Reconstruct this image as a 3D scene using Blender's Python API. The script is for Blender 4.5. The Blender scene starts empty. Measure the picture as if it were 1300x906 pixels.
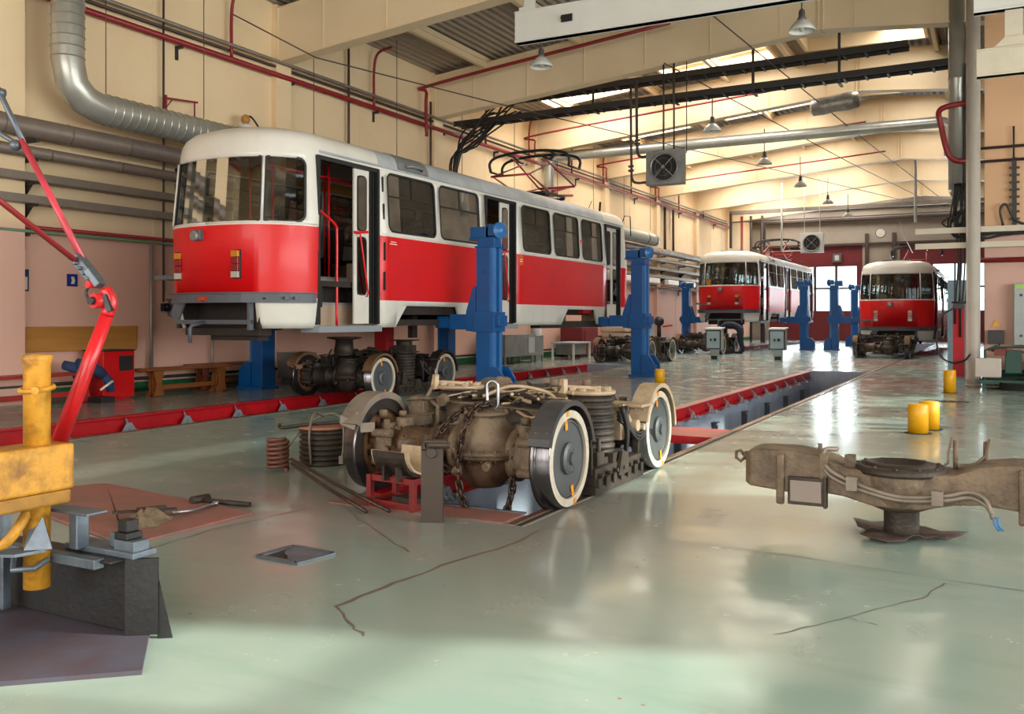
import bpy, math, random
from mathutils import Vector, Matrix
random.seed(7)
PI = math.pi
SC = bpy.context.scene
COL = SC.collection
V = Vector

# ------------------------------------------------------------ materials
def lin(h):
    if isinstance(h, str):
        h = [int(h[i:i+2], 16)/255 for i in (0, 2, 4)]
    return tuple((c/12.92 if c <= .04045 else ((c+.055)/1.055)**2.4) for c in h) + (1,)

def mat(name, col, rough=.5, metal=0, dirt=None, amt=.5, scale=3, bump=0, bscale=None, spec=None, lo=.4, hi=.7, stretch=None, emit=None, estr=1, coat=0):
    m = bpy.data.materials.new(name); m.use_nodes = True
    nt = m.node_tree; b = nt.nodes['Principled BSDF']; L = nt.links.new
    b.inputs['Roughness'].default_value = rough
    b.inputs['Metallic'].default_value = metal
    if coat: b.inputs['Coat Weight'].default_value = coat; b.inputs['Coat Roughness'].default_value = .12
    if spec is not None: b.inputs['Specular IOR Level'].default_value = spec
    tc = nt.nodes.new('ShaderNodeTexCoord'); mp = nt.nodes.new('ShaderNodeMapping')
    L(tc.outputs['Object'], mp.inputs[0])
    if stretch: mp.inputs['Scale'].default_value = stretch
    nz = nt.nodes.new('ShaderNodeTexNoise'); nz.inputs['Scale'].default_value = scale; nz.inputs['Detail'].default_value = 7
    nz.inputs['Roughness'].default_value = .65
    L(mp.outputs[0], nz.inputs['Vector'])
    mx = nt.nodes.new('ShaderNodeMix'); mx.data_type = 'RGBA'
    mr = nt.nodes.new('ShaderNodeMapRange'); mr.inputs[1].default_value = lo; mr.inputs[2].default_value = hi
    mr.inputs[3].default_value = 0; mr.inputs[4].default_value = amt
    L(nz.outputs['Fac'], mr.inputs[0]); L(mr.outputs[0], mx.inputs['Factor'])
    mx.inputs['A'].default_value = lin(col)
    if dirt is None:
        c = lin(col); mx.inputs['B'].default_value = (c[0]*.8, c[1]*.8, c[2]*.8, 1)
    else: mx.inputs['B'].default_value = lin(dirt)
    L(mx.outputs['Result'], b.inputs['Base Color'])
    if bump:
        n2 = nt.nodes.new('ShaderNodeTexNoise'); n2.inputs['Scale'].default_value = bscale or scale*6; n2.inputs['Detail'].default_value = 5
        L(mp.outputs[0], n2.inputs['Vector'])
        bp = nt.nodes.new('ShaderNodeBump'); bp.inputs['Strength'].default_value = bump; bp.inputs['Distance'].default_value = .01
        L(n2.outputs['Fac'], bp.inputs['Height']); L(bp.outputs[0], b.inputs['Normal'])
    if emit:
        b.inputs['Emission Color'].default_value = lin(emit); b.inputs['Emission Strength'].default_value = estr
    return m

def glassmat(name, tint='c8d2d2', gl=.16, rough=.03):
    m = bpy.data.materials.new(name); m.use_nodes = True
    nt = m.node_tree; nt.nodes.clear(); L = nt.links.new
    o = nt.nodes.new('ShaderNodeOutputMaterial'); mix = nt.nodes.new('ShaderNodeMixShader')
    t = nt.nodes.new('ShaderNodeBsdfTransparent'); g = nt.nodes.new('ShaderNodeBsdfGlossy')
    t.inputs[0].default_value = lin(tint); g.inputs['Roughness'].default_value = rough
    f = nt.nodes.new('ShaderNodeLayerWeight'); f.inputs[0].default_value = .35
    mr = nt.nodes.new('ShaderNodeMapRange'); mr.inputs[3].default_value = gl; mr.inputs[4].default_value = .8
    L(f.outputs['Fresnel'], mr.inputs[0]); L(mr.outputs[0], mix.inputs[0])
    L(t.outputs[0], mix.inputs[1]); L(g.outputs[0], mix.inputs[2]); L(mix.outputs[0], o.inputs[0])
    return m

M = {}
M['white'] = mat('tram_white', 'dfdcd3', .3, dirt='b5afa2', amt=.4, scale=1.6, lo=.45, hi=.8, coat=.3)
M['red'] = mat('tram_red', 'dc0a12', .42, dirt='bc161c', amt=.5, scale=1.2, coat=.12)
M['rodpink'] = mat('rod_faded_red', 'b83848', .35, dirt='8e2630', amt=.5, scale=6)
M['roof'] = mat('roof_grey', 'b3b7ba', .4, dirt='85898c', amt=.6, scale=2)
M['beige'] = mat('interior_beige', 'b79f8a', .5)
M['ibeige'] = mat('interior_panel', 'c2b8a6', .6)
M['wood'] = mat('varnished_wood', '8a5226', .4, dirt='5d3416', amt=.7, scale=5, stretch=(1, .15, 1))
M['wood2'] = mat('board_wood', 'b8843f', .5, dirt='96652b', amt=.6, scale=3, stretch=(1, .15, 2))
M['bench'] = mat('bench_wood', '7d4124', .4, dirt='54240f', amt=.7, scale=4)
M['rubber'] = mat('rubber_black', '1b1c1e', .55)
M['dark'] = mat('dark_underframe', '241d19', .7, dirt='3b2b20', amt=.6, scale=5, bump=.3)
M['frame'] = mat('grey_frame', '565b63', .5)
M['steel'] = mat('steel', '8a8c8e', .35, .8)
M['steps'] = mat('step_tread', '8d959c', .5)
M['seat'] = mat('seat_black', '24272c', .6)
M['bluefab'] = mat('seat_blue', '1d2f5c', .8)
M['pole'] = mat('red_pole', 'e01420', .3)
M['amber'] = mat('amber_lens', 'c8801c', .25)
M['redlens'] = mat('red_lens', '8a1014', .2)
M['whitelens'] = mat('white_lens', 'b4b2a6', .25)
M['sticker'] = mat('orange_sticker', 'f0641e', .4)
M['text'] = mat('white_lettering', 'f2f0e8', .5)
M['black'] = mat('black_metal', '17181a', .45, dirt='2a2522', amt=.5)
M['brown'] = mat('greasy_brown_casting', '644c38', .45, .2, dirt='35271c', amt=.95, scale=6, bump=.8, bscale=40, lo=.35, hi=.65)
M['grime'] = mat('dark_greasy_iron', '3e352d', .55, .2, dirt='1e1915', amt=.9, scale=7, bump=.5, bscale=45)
M['dusty'] = mat('dusty_casting', '76644f', .6, dirt='3f3228', amt=.95, scale=6, bump=.8, bscale=40)
M['rust'] = mat('rusty_disc', '745236', .7, dirt='48331f', amt=.8, scale=6, bump=.3)
M['cream'] = mat('dusty_cream', 'b8a488', .6, dirt='8b7053', amt=.6, scale=9)
M['fender'] = mat('fender_beige', '857a6d', .5, .2, dirt='5d5348', amt=.7, scale=4)
M['fender2'] = mat('fender_steel', '4c4f55', .35, .5, dirt='6d5f50', amt=.6, scale=4)
M['tread'] = mat('polished_tread', '77767a', .22, .95, dirt='3a332e', amt=.6, scale=2.5, stretch=(9, 1, 1))
M['rimwhite'] = mat('white_rim_paint', 'c9c1b0', .5, dirt='a2937d', amt=.6, scale=9)
M['disc'] = mat('grey_disc', '54585a', .4, .1, dirt='474b4e', amt=.6, scale=5)
M['orange'] = mat('orange_mark', 'e8951c', .5)
M['chain'] = mat('chain_iron', '4a3a31', .4, .6, dirt='241c18', amt=.7, scale=20)
M['shackle'] = mat('galvanised', 'a9adb2', .3, .9)
M['blue'] = mat('jack_blue', '00508e', .4, dirt='073a6e', amt=.5, scale=2)
M['bluel'] = mat('jack_blue_light', '3470ad', .3, dirt='1c5795', amt=.5)
M['kiosk'] = mat('cabinet_grey', 'a9b0b0', .4, dirt='8f9696', amt=.4)
M['kioskp'] = mat('cabinet_panel', '93a5ae', .35)
M['lblue'] = mat('cabinet_light_blue', '9fc8e0', .4)
M['beamred'] = mat('pit_beam_red', 'b8121c', .35, dirt='7e1016', amt=.6, scale=3)
M['platered'] = mat('faded_red_plate', '986058', .5, dirt='7b5c54', amt=.95, scale=3.5, lo=.35, hi=.65, bump=.2)
M['bracket'] = mat('bracket_grey', '9299a0', .4, .3)
M['yellow'] = mat('bollard_yellow', 'e5a60c', .4, dirt='c98f10', amt=.4)
M['yelold'] = mat('worn_yellow', 'cf942d', .45, dirt='6e4818', amt=.95, scale=7, bump=.3, lo=.45, hi=.68)
M['yeldark'] = mat('worn_yellow_ochre', 'a87828', .5, dirt='6e4818', amt=.9, scale=7)
M['hoistred'] = mat('hoist_red', 'c81a22', .3, dirt='8e1a1c', amt=.5, scale=6)
M['hoistgrey'] = mat('hoist_grey', '5c646c', .4, .5)
M['blacksteel'] = mat('black_channel', '2a2b2c', .45, .3, dirt='181512', amt=.6, scale=6, bump=.2)
M['edgegrey'] = mat('worn_steel_edge', '6f7c88', .4, .5, dirt='3f4347', amt=.6, scale=8)
M['slab'] = mat('dark_slab', '4a4956', .5, dirt='4d2c26', amt=.6, scale=5)
M['duct'] = mat('galvanised_duct', 'b9bab2', .32, .55, dirt='97948a', amt=.5, scale=2)
M['pipegrey'] = mat('pipe_lagging', '7d7067', .5, .2, dirt='5e534c', amt=.5, scale=2)
M['pipered'] = mat('pipe_maroon', '8e2226', .4, dirt='6e1c20', amt=.5)
M['pipedark'] = mat('conduit_brown', '4d403b', .5, .3)
M['traygrey'] = mat('cable_tray_grey', '8b8178', .5, .3, dirt='6b6058', amt=.5)
M['traydark'] = mat('cable_tray_dark', '3c3835', .5, .4)
M['greenpipe'] = mat('pipe_green', '5e7a5c', .5)
M['cable'] = mat('black_cable', '1c1b1c', .5)
M['greenbase'] = mat('baseboard_green', '1c6a41', .45, dirt='12452b', amt=.5)
M['beam'] = mat('rafter_cream', 'e8d3b0', .5, dirt='dcc096', amt=.5, scale=.6)
M['crane'] = mat('crane_white', 'd9dad4', .4, dirt='c2c0b6', amt=.4, scale=1)
M['cranebeige'] = mat('crane_beige', 'd0c7b2', .45)
M['lamp'] = mat('lamp_enamel', 'e2e2dc', .35)
M['lampd'] = mat('lamp_grey', '6b6762', .5, .3)
M['fanbody'] = mat('fan_casing', '8f9190', .4, .4, dirt='6b6d6d', amt=.6, scale=4)
M['fanwhite'] = mat('fan_casing_white', 'c9cbc8', .4)
M['column'] = mat('column_paint', 'c7bfb4', .45, dirt='b0a79b', amt=.4)
M['panelred'] = mat('panel_red', 'b30f1e', .65)
M['cabred'] = mat('cabinet_red', 'c90d12', .35)
M['green'] = mat('machine_green', '1d4a40', .5, dirt='14302a', amt=.6)
M['maroon'] = mat('door_maroon', '6f2026', .5, dirt='561a1f', amt=.5, scale=1.5)
M['lintel'] = mat('far_wall_grey', '9a9084', .6)
M['jacket'] = mat('navy_workwear', '20263a', .85, dirt='12141c', amt=.6, scale=8)
M['trous'] = mat('dark_trousers', '1c202c', .85)
M['denim'] = mat('denim', '27395c', .85)
M['skin'] = mat('skin', 'a87660', .6)
M['hair'] = mat('hair_dark', '2b211b', .8)
M['shoe'] = mat('shoe_black', '15130f', .5)
M['stripe'] = mat('reflective_stripe', 'cfd0c8', .4)
M['poster'] = mat('poster_white', 'cfc8bc', .5)
M['posterb'] = mat('poster_blue', '1a2f7e', .4)
M['posterd'] = mat('poster_frame', '2c3a4a', .4)
M['cardboard'] = mat('cardboard', 'b08a58', .7)
M['paper'] = mat('paper_wrap', 'c0aea0', .7)
M['canvas'] = mat('canvas_rag', '8d7b62', .9, dirt='4a3c2d', amt=.8, scale=14, bump=.6)
M['foil'] = mat('silver_sheeting', 'a8a29a', .4, .4, dirt='6c655f', amt=.7, scale=8, bump=1, bscale=18)
M['mat'] = mat('oily_rubber_sheet', '3f3331', .5, dirt='5b463f', amt=.7, scale=7, bump=.6)
M['glass'] = glassmat('window_glass', '6a7272', .2)
M['glassl'] = glassmat('far_side_glass', 'cdd2d1', .08)
M['glassf'] = glassmat('windscreen_glass', 'b4bab8', .1)
M['glassd'] = glassmat('door_glass', '33393a', .10)
M['glassc'] = glassmat('clear_glass', 'eef4f4', .05)

# ------------------------------------------------------------ mesh builder
class MB:
    def __init__(s): s.v = []; s.f = []; s.m = []; s.s = []
    def add(s, vs, fs, mi=0, sm=False, T=None):
        b = len(s.v)
        s.v += [tuple(T @ V(p)) if T is not None else tuple(p) for p in vs]
        for f in fs: s.f.append(tuple(b+i for i in f)); s.m.append(mi); s.s.append(sm)
        return s
    def box(s, x0, x1, y0, y1, z0, z1, mi=0, T=None):
        vs = [(x, y, z) for x in (x0, x1) for y in (y0, y1) for z in (z0, z1)]
        return s.add(vs, [(0, 1, 3, 2), (4, 6, 7, 5), (0, 4, 5, 1), (2, 3, 7, 6), (0, 2, 6, 4), (1, 5, 7, 3)], mi, False, T)
    def bar(s, p, q, w, h, mi=0, up=(0, 0, 1)):
        p = V(p); q = V(q); d = (q-p); L = d.length; d.normalize(); u = V(up)
        if abs(d.dot(u)) > .98: u = V((1, 0, 0))
        a = d.cross(u).normalized(); b = a.cross(d).normalized()
        T = Matrix((a, d, b)).transposed().to_4x4(); T.translation = p
        return s.box(-w/2, w/2, 0, L, -h/2, h/2, mi, T)
    def ring(s, c, a, b, r, n): return [V(c)+a*(r*math.cos(2*PI*i/n))+b*(r*math.sin(2*PI*i/n)) for i in range(n)]
    def lathe(s, prof, o, ax, n=20, mi=0, sm=True, cap=True):
        ax = V(ax).normalized(); t = V((0, 0, 1)) if abs(ax.z) < .9 else V((1, 0, 0))
        a = ax.cross(t).normalized(); b = ax.cross(a).normalized(); o = V(o); vs = []; fs = []
        for r, h in prof: vs += s.ring(o+ax*h, a, b, max(r, 1e-4), n)
        for k in range(len(prof)-1):
            for i in range(n):
                j = (i+1) % n; fs.append((k*n+i, k*n+j, (k+1)*n+j, (k+1)*n+i))
        s.add(vs, fs, mi, sm)
        if cap:
            base = len(s.v)-len(vs)
            s.f.append(tuple(base+i for i in range(n))[::-1]); s.m.append(mi); s.s.append(False)
            e = base+(len(prof)-1)*n
            s.f.append(tuple(e+i for i in range(n))); s.m.append(mi); s.s.append(False)
        return s
    def cyl(s, p, q, r, r2=None, n=16, mi=0, cap=True):
        p = V(p); q = V(q); return s.lathe([(r, 0), (r if r2 is None else r2, (q-p).length)], p, q-p, n, mi, True, cap)
    def tube(s, pts, r, n=8, mi=0, closed=False, cap=True):
        P = [V(p) for p in pts]; N = len(P); vs = []; fs = []; up = None
        for i in range(N):
            if closed: d = P[(i+1) % N]-P[i-1]
            else: d = P[min(i+1, N-1)]-P[max(i-1, 0)]
            d.normalize()
            if up is None: up = V((0, 0, 1)) if abs(d.z) < .9 else V((1, 0, 0))
            a = d.cross(up)
            if a.length < 1e-4: up = V((0, 1, 0)); a = d.cross(up)
            a.normalize(); b = a.cross(d).normalized(); up = b
            rr = r[i] if isinstance(r, (list, tuple)) else r
            vs += s.ring(P[i], a, b, rr, n)
        for k in range(N if closed else N-1):
            k2 = (k+1) % N
            for i in range(n):
                j = (i+1) % n; fs.append((k*n+i, k*n+j, k2*n+j, k2*n+i))
        s.add(vs, fs, mi, True)
        if cap and not closed:
            b0 = len(s.v)-len(vs)
            s.f.append(tuple(b0+i for i in range(n))[::-1]); s.m.append(mi); s.s.append(False)
            s.f.append(tuple(b0+(N-1)*n+i for i in range(n))); s.m.append(mi); s.s.append(False)
        return s
    def prism(s, poly, vec, mi=0, sm=False):
        n = len(poly); vec = V(vec); vs = [V(p) for p in poly]+[V(p)+vec for p in poly]
        s.add(vs, [tuple(range(n))[::-1], tuple(range(n, 2*n))], mi)
        return s.add(vs, [(i, (i+1) % n, n+(i+1) % n, n+i) for i in range(n)], mi, sm)
    def sph(s, c, r, n=14, k=8, mi=0, sc=(1, 1, 1)):
        vs = []; fs = []
        for j in range(k+1):
            t = PI*j/k
            for i in range(n):
                p = 2*PI*i/n; vs.append((c[0]+sc[0]*r*math.sin(t)*math.cos(p), c[1]+sc[1]*r*math.sin(t)*math.sin(p), c[2]+sc[2]*r*math.cos(t)))
        for j in range(k):
            for i in range(n): fs.append((j*n+i, (j+1)*n+i, (j+1)*n+(i+1) % n, j*n+(i+1) % n))
        return s.add(vs, fs, mi, True)
    def sweep_rect(s, pts, w, h, mi=0, side=(1, 0, 0)):
        # strip of rectangular section: w along `side`, h across the path in its plane
        P = [V(p) for p in pts]; sd = V(side).normalized(); vs = []; fs = []
        for i in range(len(P)):
            d = (P[min(i+1, len(P)-1)]-P[max(i-1, 0)]).normalized(); nrm = d.cross(sd).normalized()
            vs += [P[i]-sd*w/2-nrm*h/2, P[i]+sd*w/2-nrm*h/2, P[i]+sd*w/2+nrm*h/2, P[i]-sd*w/2+nrm*h/2]
        N = len(P)
        for k in range(N-1):
            for i in range(4):
                j = (i+1) % 4; fs.append((k*4+i, k*4+j, (k+1)*4+j, (k+1)*4+i))
        fs += [(3, 2, 1, 0), tuple((N-1)*4+i for i in range(4))]
        return s.add(vs, fs, mi)
    def build(s, name, mats, parent=None, bevel=0, loc=None, seg=2):
        if not isinstance(mats, (list, tuple)): mats = [mats]
        me = bpy.data.meshes.new(name); me.from_pydata(s.v, [], s.f)
        for m in mats: me.materials.append(m)
        me.polygons.foreach_set('material_index', s.m); me.polygons.foreach_set('use_smooth', s.s)
        me.update()
        import bmesh
        bm = bmesh.new(); bm.from_mesh(me); bmesh.ops.recalc_face_normals(bm, faces=bm.faces); bm.to_mesh(me); bm.free()
        o = bpy.data.objects.new(name, me); COL.objects.link(o)
        if parent: o.parent = parent
        if loc: o.location = loc
        if bevel:
            b = o.modifiers.new('bevel', 'BEVEL'); b.width = bevel; b.segments = seg; b.limit_method = 'ANGLE'; b.angle_limit = .7
        return o

def tag(o, label, cat, group=None):
    o['label'] = label; o['category'] = cat
    if group: o['group'] = group
    return o
def thing(name, label, cat, loc=(0, 0, 0), rz=0, group=None):
    o = bpy.data.objects.new(name, None); COL.objects.link(o); o.empty_display_size = .1
    o.location = loc; o.rotation_euler = (0, 0, rz)
    return tag(o, label, cat, group)
def struct(o): o['kind'] = 'structure'; return o
KIDS = {}
def copy_tree(o, parent=None):
    c = o.copy(); COL.objects.link(c)
    if parent: c.parent = parent
    for ch in [x for x in COL.objects if x.parent == o]: copy_tree(ch, c)
    return c
def dup(o, loc, rz=0, label=None, group=None):
    c = copy_tree(o); c.location = loc; c.rotation_euler = (0, 0, rz)
    if label: c['label'] = label
    if group: c['group'] = group
    return c
def arcpts(c, r, a0, a1, n, plane='yz', x=0):
    out = []
    for i in range(n+1):
        a = math.radians(a0+(a1-a0)*i/n); p, q = r*math.cos(a), r*math.sin(a)
        out.append((x, c[0]+p, c[1]+q) if plane == 'yz' else ((c[0]+p, x, c[1]+q) if plane == 'xz' else (c[0]+p, c[1]+q, x)))
    return out
def rep(m, name, mm, parent, locs):
    o = m.build(name, mm, parent); o.location = locs[0]
    for l in locs[1:]:
        c = o.copy(); COL.objects.link(c); c.parent = parent; c.location = l
    return o
def smooth_path(pts, k=6):
    P = [V(p) for p in pts]; P = [P[0]*2-P[1]]+P+[P[-1]*2-P[-2]]; out = []
    for i in range(1, len(P)-2):
        for j in range(k):
            t = j/k; a, b, c, d = P[i-1:i+3]
            out.append(.5*((2*b)+(c-a)*t+(2*a-5*b+4*c-d)*t*t+(3*b-a-3*c+d)*t**3))
    out.append(P[-2]); return out
# ------------------------------------------------------------ camera / view
cam = bpy.data.cameras.new('camera'); co = bpy.data.objects.new('camera', cam); COL.objects.link(co)
co.location = (0, 0, 1.31); co.rotation_euler = (PI/2, 0, math.atan(616/1166))
cam.sensor_width = 36; cam.lens = 1166*36/1300; cam.shift_y = -(453-404)/1300; cam.clip_end = 300
SC.camera = co
SC.view_settings.view_transform = 'Standard'; SC.view_settings.look = 'None'
SC.view_settings.exposure = .12; SC.view_settings.gamma = 1; SC.view_settings.use_curve_mapping = False
try:
    SC.cycles.use_denoising = True; SC.cycles.max_bounces = 8; SC.cycles.transparent_max_bounces = 16
    SC.cycles.sample_clamp_indirect = 6; SC.cycles.caustics_reflective = False; SC.cycles.caustics_refractive = False
except Exception: pass

# ------------------------------------------------------------ daylight
w = bpy.data.worlds.new('sky'); SC.world = w; w.use_nodes = True
bg = w.node_tree.nodes['Background']; bg.inputs[0].default_value = (.86, .93, 1, 1); bg.inputs[1].default_value = 2.6
def area(name, loc, rot, sx, sy, e, col=(1, 1, 1)):
    l = bpy.data.lights.new(name, 'AREA'); l.shape = 'RECTANGLE'; l.size = sx; l.size_y = sy; l.energy = e; l.color = col
    o = bpy.data.objects.new(name, l); COL.objects.link(o); o.location = loc; o.rotation_euler = rot; return o
def look_rot(d): return V(d).to_track_quat('-Z', 'Y').to_euler()
sun = bpy.data.lights.new('sun', 'SUN'); sun.energy = 10; sun.angle = .02; sun.color = (1, .93, .8)
so = bpy.data.objects.new('sun', sun); COL.objects.link(so); so.rotation_euler = look_rot((-1, -.35, -.58)); so.location = (20, 0, 15)

WX, EX, FY, BY = -13.3, 6.6, 56.5, -5.0
RID = -3.35
def roofz(x): return 7.85+.95*(1-abs(x-RID)/9.95)

# ------------------------------------------------------------ floor with inspection pits
PITS = [(-4.17, -2.74, 5.45, 23.85, 1.25), (-10.42, -8.9, -3, 24.4, 1.2), (-10.42, -8.9, 36.5, 52, 1.2), (-4.17, -2.74, 36.2, 52, 1.2)]
def floor_mat():
    m = mat('epoxy_floor', '8faa9b', .2, scale=.9, amt=.0); nt = m.node_tree; L = nt.links.new; b = nt.nodes['Principled BSDF']
    N = nt.nodes.new; tc = N('ShaderNodeTexCoord'); sep = N('ShaderNodeSeparateXYZ'); L(tc.outputs['Object'], sep.inputs[0])
    def noise(sc, det=6, st=None, rough=.6):
        mp = N('ShaderNodeMapping'); L(tc.outputs['Object'], mp.inputs[0])
        if st: mp.inputs['Scale'].default_value = st
        n = N('ShaderNodeTexNoise'); n.inputs['Scale'].default_value = sc; n.inputs['Detail'].default_value = det; n.inputs['Roughness'].default_value = rough
        L(mp.outputs[0], n.inputs['Vector']); return n.outputs['Fac']
    def mr(src, a, b_, c=0, d=1):
        r = N('ShaderNodeMapRange'); r.interpolation_type = 'SMOOTHSTEP'; L(src, r.inputs[0])
        for k, x in zip((1, 2, 3, 4), (a, b_, c, d)): r.inputs[k].default_value = x
        return r.outputs[0]
    def mth(op, a, b_):
        n = N('ShaderNodeMath'); n.operation = op
        for k, x in ((0, a), (1, b_)):
            if isinstance(x, (int, float)): n.inputs[k].default_value = x
            else: L(x, n.inputs[k])
        return n.outputs[0]
    def mixc(f, a, c):
        n = N('ShaderNodeMix'); n.data_type = 'RGBA'
        if isinstance(f, float): n.inputs['Factor'].default_value = f
        else: L(f, n.inputs['Factor'])
        for k, x in (('A', a), ('B', c)):
            if isinstance(x, str): n.inputs[k].default_value = lin(x)
            else: L(x, n.inputs[k])
        return n.outputs['Result']
    def box(x0, x1, y0, y1, e=.15):
        a = mth('MULTIPLY', mr(sep.outputs[0], x0-e, x0+e), mr(sep.outputs[0], x1-e, x1+e, 1, 0))
        c = mth('MULTIPLY', mr(sep.outputs[1], y0-e, y0+e), mr(sep.outputs[1], y1-e, y1+e, 1, 0))
        return mth('MULTIPLY', a, c)
    big = noise(.35, 4); med = noise(2.2, 8); fine = noise(14, 6); strk = noise(1.1, 7, (1, 4, 1))
    c = mixc(mr(big, .35, .65), '86a398', '97a69d')
    c = mixc(mth('MULTIPLY', mr(med, .4, .8), .35), c, '9fa699')
    c = mixc(mth('MULTIPLY', mr(strk, .5, .75), .35), c, '74907f')
    # dirty walked zones around the pit ends and beyond the left pit; far bluish reflection painted in
    dz = mth('MULTIPLY', box(-5.6, -1.3, 3.9, 6.9, 1.0), mr(med, .3, .6, .6, 1))
    c = mixc(mth('MULTIPLY', dz, .85), c, '86807a')
    c = mixc(mth('MULTIPLY', box(-14, -10.4, -5, 30, .1), .8), c, '7c8079')
    c = mixc(mth('MULTIPLY', box(-2.74, -1.9, 3, 24, .4), .35), c, '8b8a80')
    c = mixc(mth('MULTIPLY', box(-9, -4.2, 14.5, 26, 1.2), .6), c, '8c8a80')
    c = mixc(mth('MULTIPLY', box(-14, 3, 33, 57, 3), .55), c, '8b98ab')  # bluish reflection at the far end, put into the floor colour
    # painted red lines and patches
    for (x0, x1, y0, y1, a) in ((-9.3, -6.6, 28.4, 29.6, .7), (-5.6, -1.3, 26.3, 26.5, .8), (-4.2, -1.6, 27.6, 30.4, .55), (-2.2, 0.2, 8.55, 8.62, .7), (-5.9, -4.3, 28.4, 28.6, .7), (-2.4, 0.1, 18.5, 21.5, .22)):
        c = mixc(mth('MULTIPLY', box(x0, x1, y0, y1, .03), mr(med, .3, .55, a*.4, a)), c, 'b4564e')
    # red paint specks
    v = N('ShaderNodeTexVoronoi'); v.inputs['Scale'].default_value = 7; L(tc.outputs['Object'], v.inputs['Vector'])
    sp = mth('MULTIPLY', mr(v.outputs['Distance'], .05, .09, 1, 0), mr(noise(1.3, 2), .54, .6))
    c = mixc(mth('MULTIPLY', sp, .7), c, '96443c')
    L(c, b.inputs['Base Color'])
    L(mr(med, .3, .75, .13, .3), b.inputs['Roughness'])
    bp = N('ShaderNodeBump'); bp.inputs['Strength'].default_value = .035; bp.inputs['Distance'].default_value = .02
    L(strk, bp.inputs['Height']); L(bp.outputs[0], b.inputs['Normal'])
    b.inputs['Specular IOR Level'].default_value = .6
    return m
xs = sorted({-13.6, 7.0} | {a for p in PITS for a in p[:2]}); ys = sorted({BY-.3, FY+3} | {a for p in PITS for a in p[2:4]})
fb = MB()
for i in range(len(xs)-1):
    for j in range(len(ys)-1):
        cx, cy = (xs[i]+xs[i+1])/2, (ys[j]+ys[j+1])/2
        if any(p[0] < cx < p[1] and p[2] < cy < p[3] for p in PITS): continue
        fb.add([(xs[i], ys[j], 0), (xs[i+1], ys[j], 0), (xs[i+1], ys[j+1], 0), (xs[i], ys[j+1], 0)], [(0, 1, 2, 3)], 0)
for (x0, x1, y0, y1, d) in PITS:
    q = [(x0, y0), (x1, y0), (x1, y1), (x0, y1)]
    for k in range(4):
        a, b = q[k], q[(k+1) % 4]; fb.add([(a[0], a[1], -d), (b[0], b[1], -d), (b[0], b[1], 0), (a[0], a[1], 0)], [(0, 1, 2, 3)], 1)
    fb.add([(x, y, -d) for x, y in q], [(0, 1, 2, 3)], 2)
M['pitwall'] = mat('pit_wall_grey', 'aab4c6', .5, dirt='7a8292', amt=.6, scale=2)
M['pitfloor'] = mat('pit_floor_dark', '3d3f42', .5, dirt='292a2b', amt=.7)
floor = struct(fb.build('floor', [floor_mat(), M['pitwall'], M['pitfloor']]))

# rails let into the floor on the camera side of each pit, with worn concrete groove
n_ = 0
for (x0, x1, y0, y1, d) in PITS:
    n_ += 1; b = MB()
    ya = y0-(.3 if n_ == 1 else 0)
    b.box(x1-.02, x1+.03, ya, y1+(12 if n_ == 1 else 0), -.14, .004, 0); b.box(x1+.05, x1+.09, ya, y1+(12 if n_ == 1 else 0), -.1, .0015, 1); b.box(x1+.09, x1+.11, ya, y1, -.1, .003, 2)
    struct(b.build('trim_%d' % n_, [mat('rail_rust_%d' % n_, '8a5f4c', .4, .5, dirt='5b4238', amt=.7, scale=3), M['dark'], mat('rail_edge_%d' % n_, '8e8378', .5)]))
b = MB(); b.box(-4.35, -4.25, 24, 52, -.1, .003); b.box(-10.6, -10.5, 24.5, 36.4, -.1, .003); b.box(-8.85, -8.78, 24.5, 36.4, -.1, .003)
struct(b.build('trim_5', mat('far_rail', '6d5a50', .4, .5)))

def pit_beam(x, y0, y1, label, h=.2, prng=None):
    r = thing('steel_pit_beam', label, 'beam', (x, (y0+y1)/2, 0)); L = (y1-y0)/2; b = MB()
    b.box(-.11, .05, -L, L, -.022, .002); b.box(-.05, -.02, -L, L, -h, -.02); b.box(-.1, .07, -L, L, -h-.02, -h)
    b.build('beam_web', M['beamred'], r, .004)
    y = math.ceil(y0)+.5
    while y < y1-.2:
        if prng is None or prng[0] < y < prng[1]:
            k = MB(); yy = y-(y0+y1)/2
            k.prism([(.075, yy-.13, -h-.02), (.075, yy+.13, -h-.02), (.075, yy+.04, -.09), (.075, yy-.04, -.09)], (-.012, 0, 0))
            k.prism([(.14, yy-.012, -h-.02), (.14, yy+.012, -h-.02), (.0, yy+.012, -.03), (.0, yy-.012, -.03)], (0, 0, -.02))
            k.box(.05, .17, yy-.12, yy+.12, -h-.035, -h-.02); k.cyl((.12, yy-.08, -h-.02), (.12, yy-.08, -h+.02), .015, n=6); k.cyl((.12, yy+.08, -h-.02), (.12, yy+.08, -h+.02), .015, n=6)
            k.build('bracket', M['bracket'], r)
        y += 1.0
    return r
pit_beam(-4.12, 5.6, 23.8, 'red steel beam along the far edge of the near central pit', .17)
pit_beam(-10.37, -2.9, 24.3, 'long red steel beam along the pit under the lifted tram', .2, (4, 24))
pit_beam(-10.37, 36.6, 51.9, 'red steel beam along the pit beneath the distant lifted tram', .2)
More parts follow.
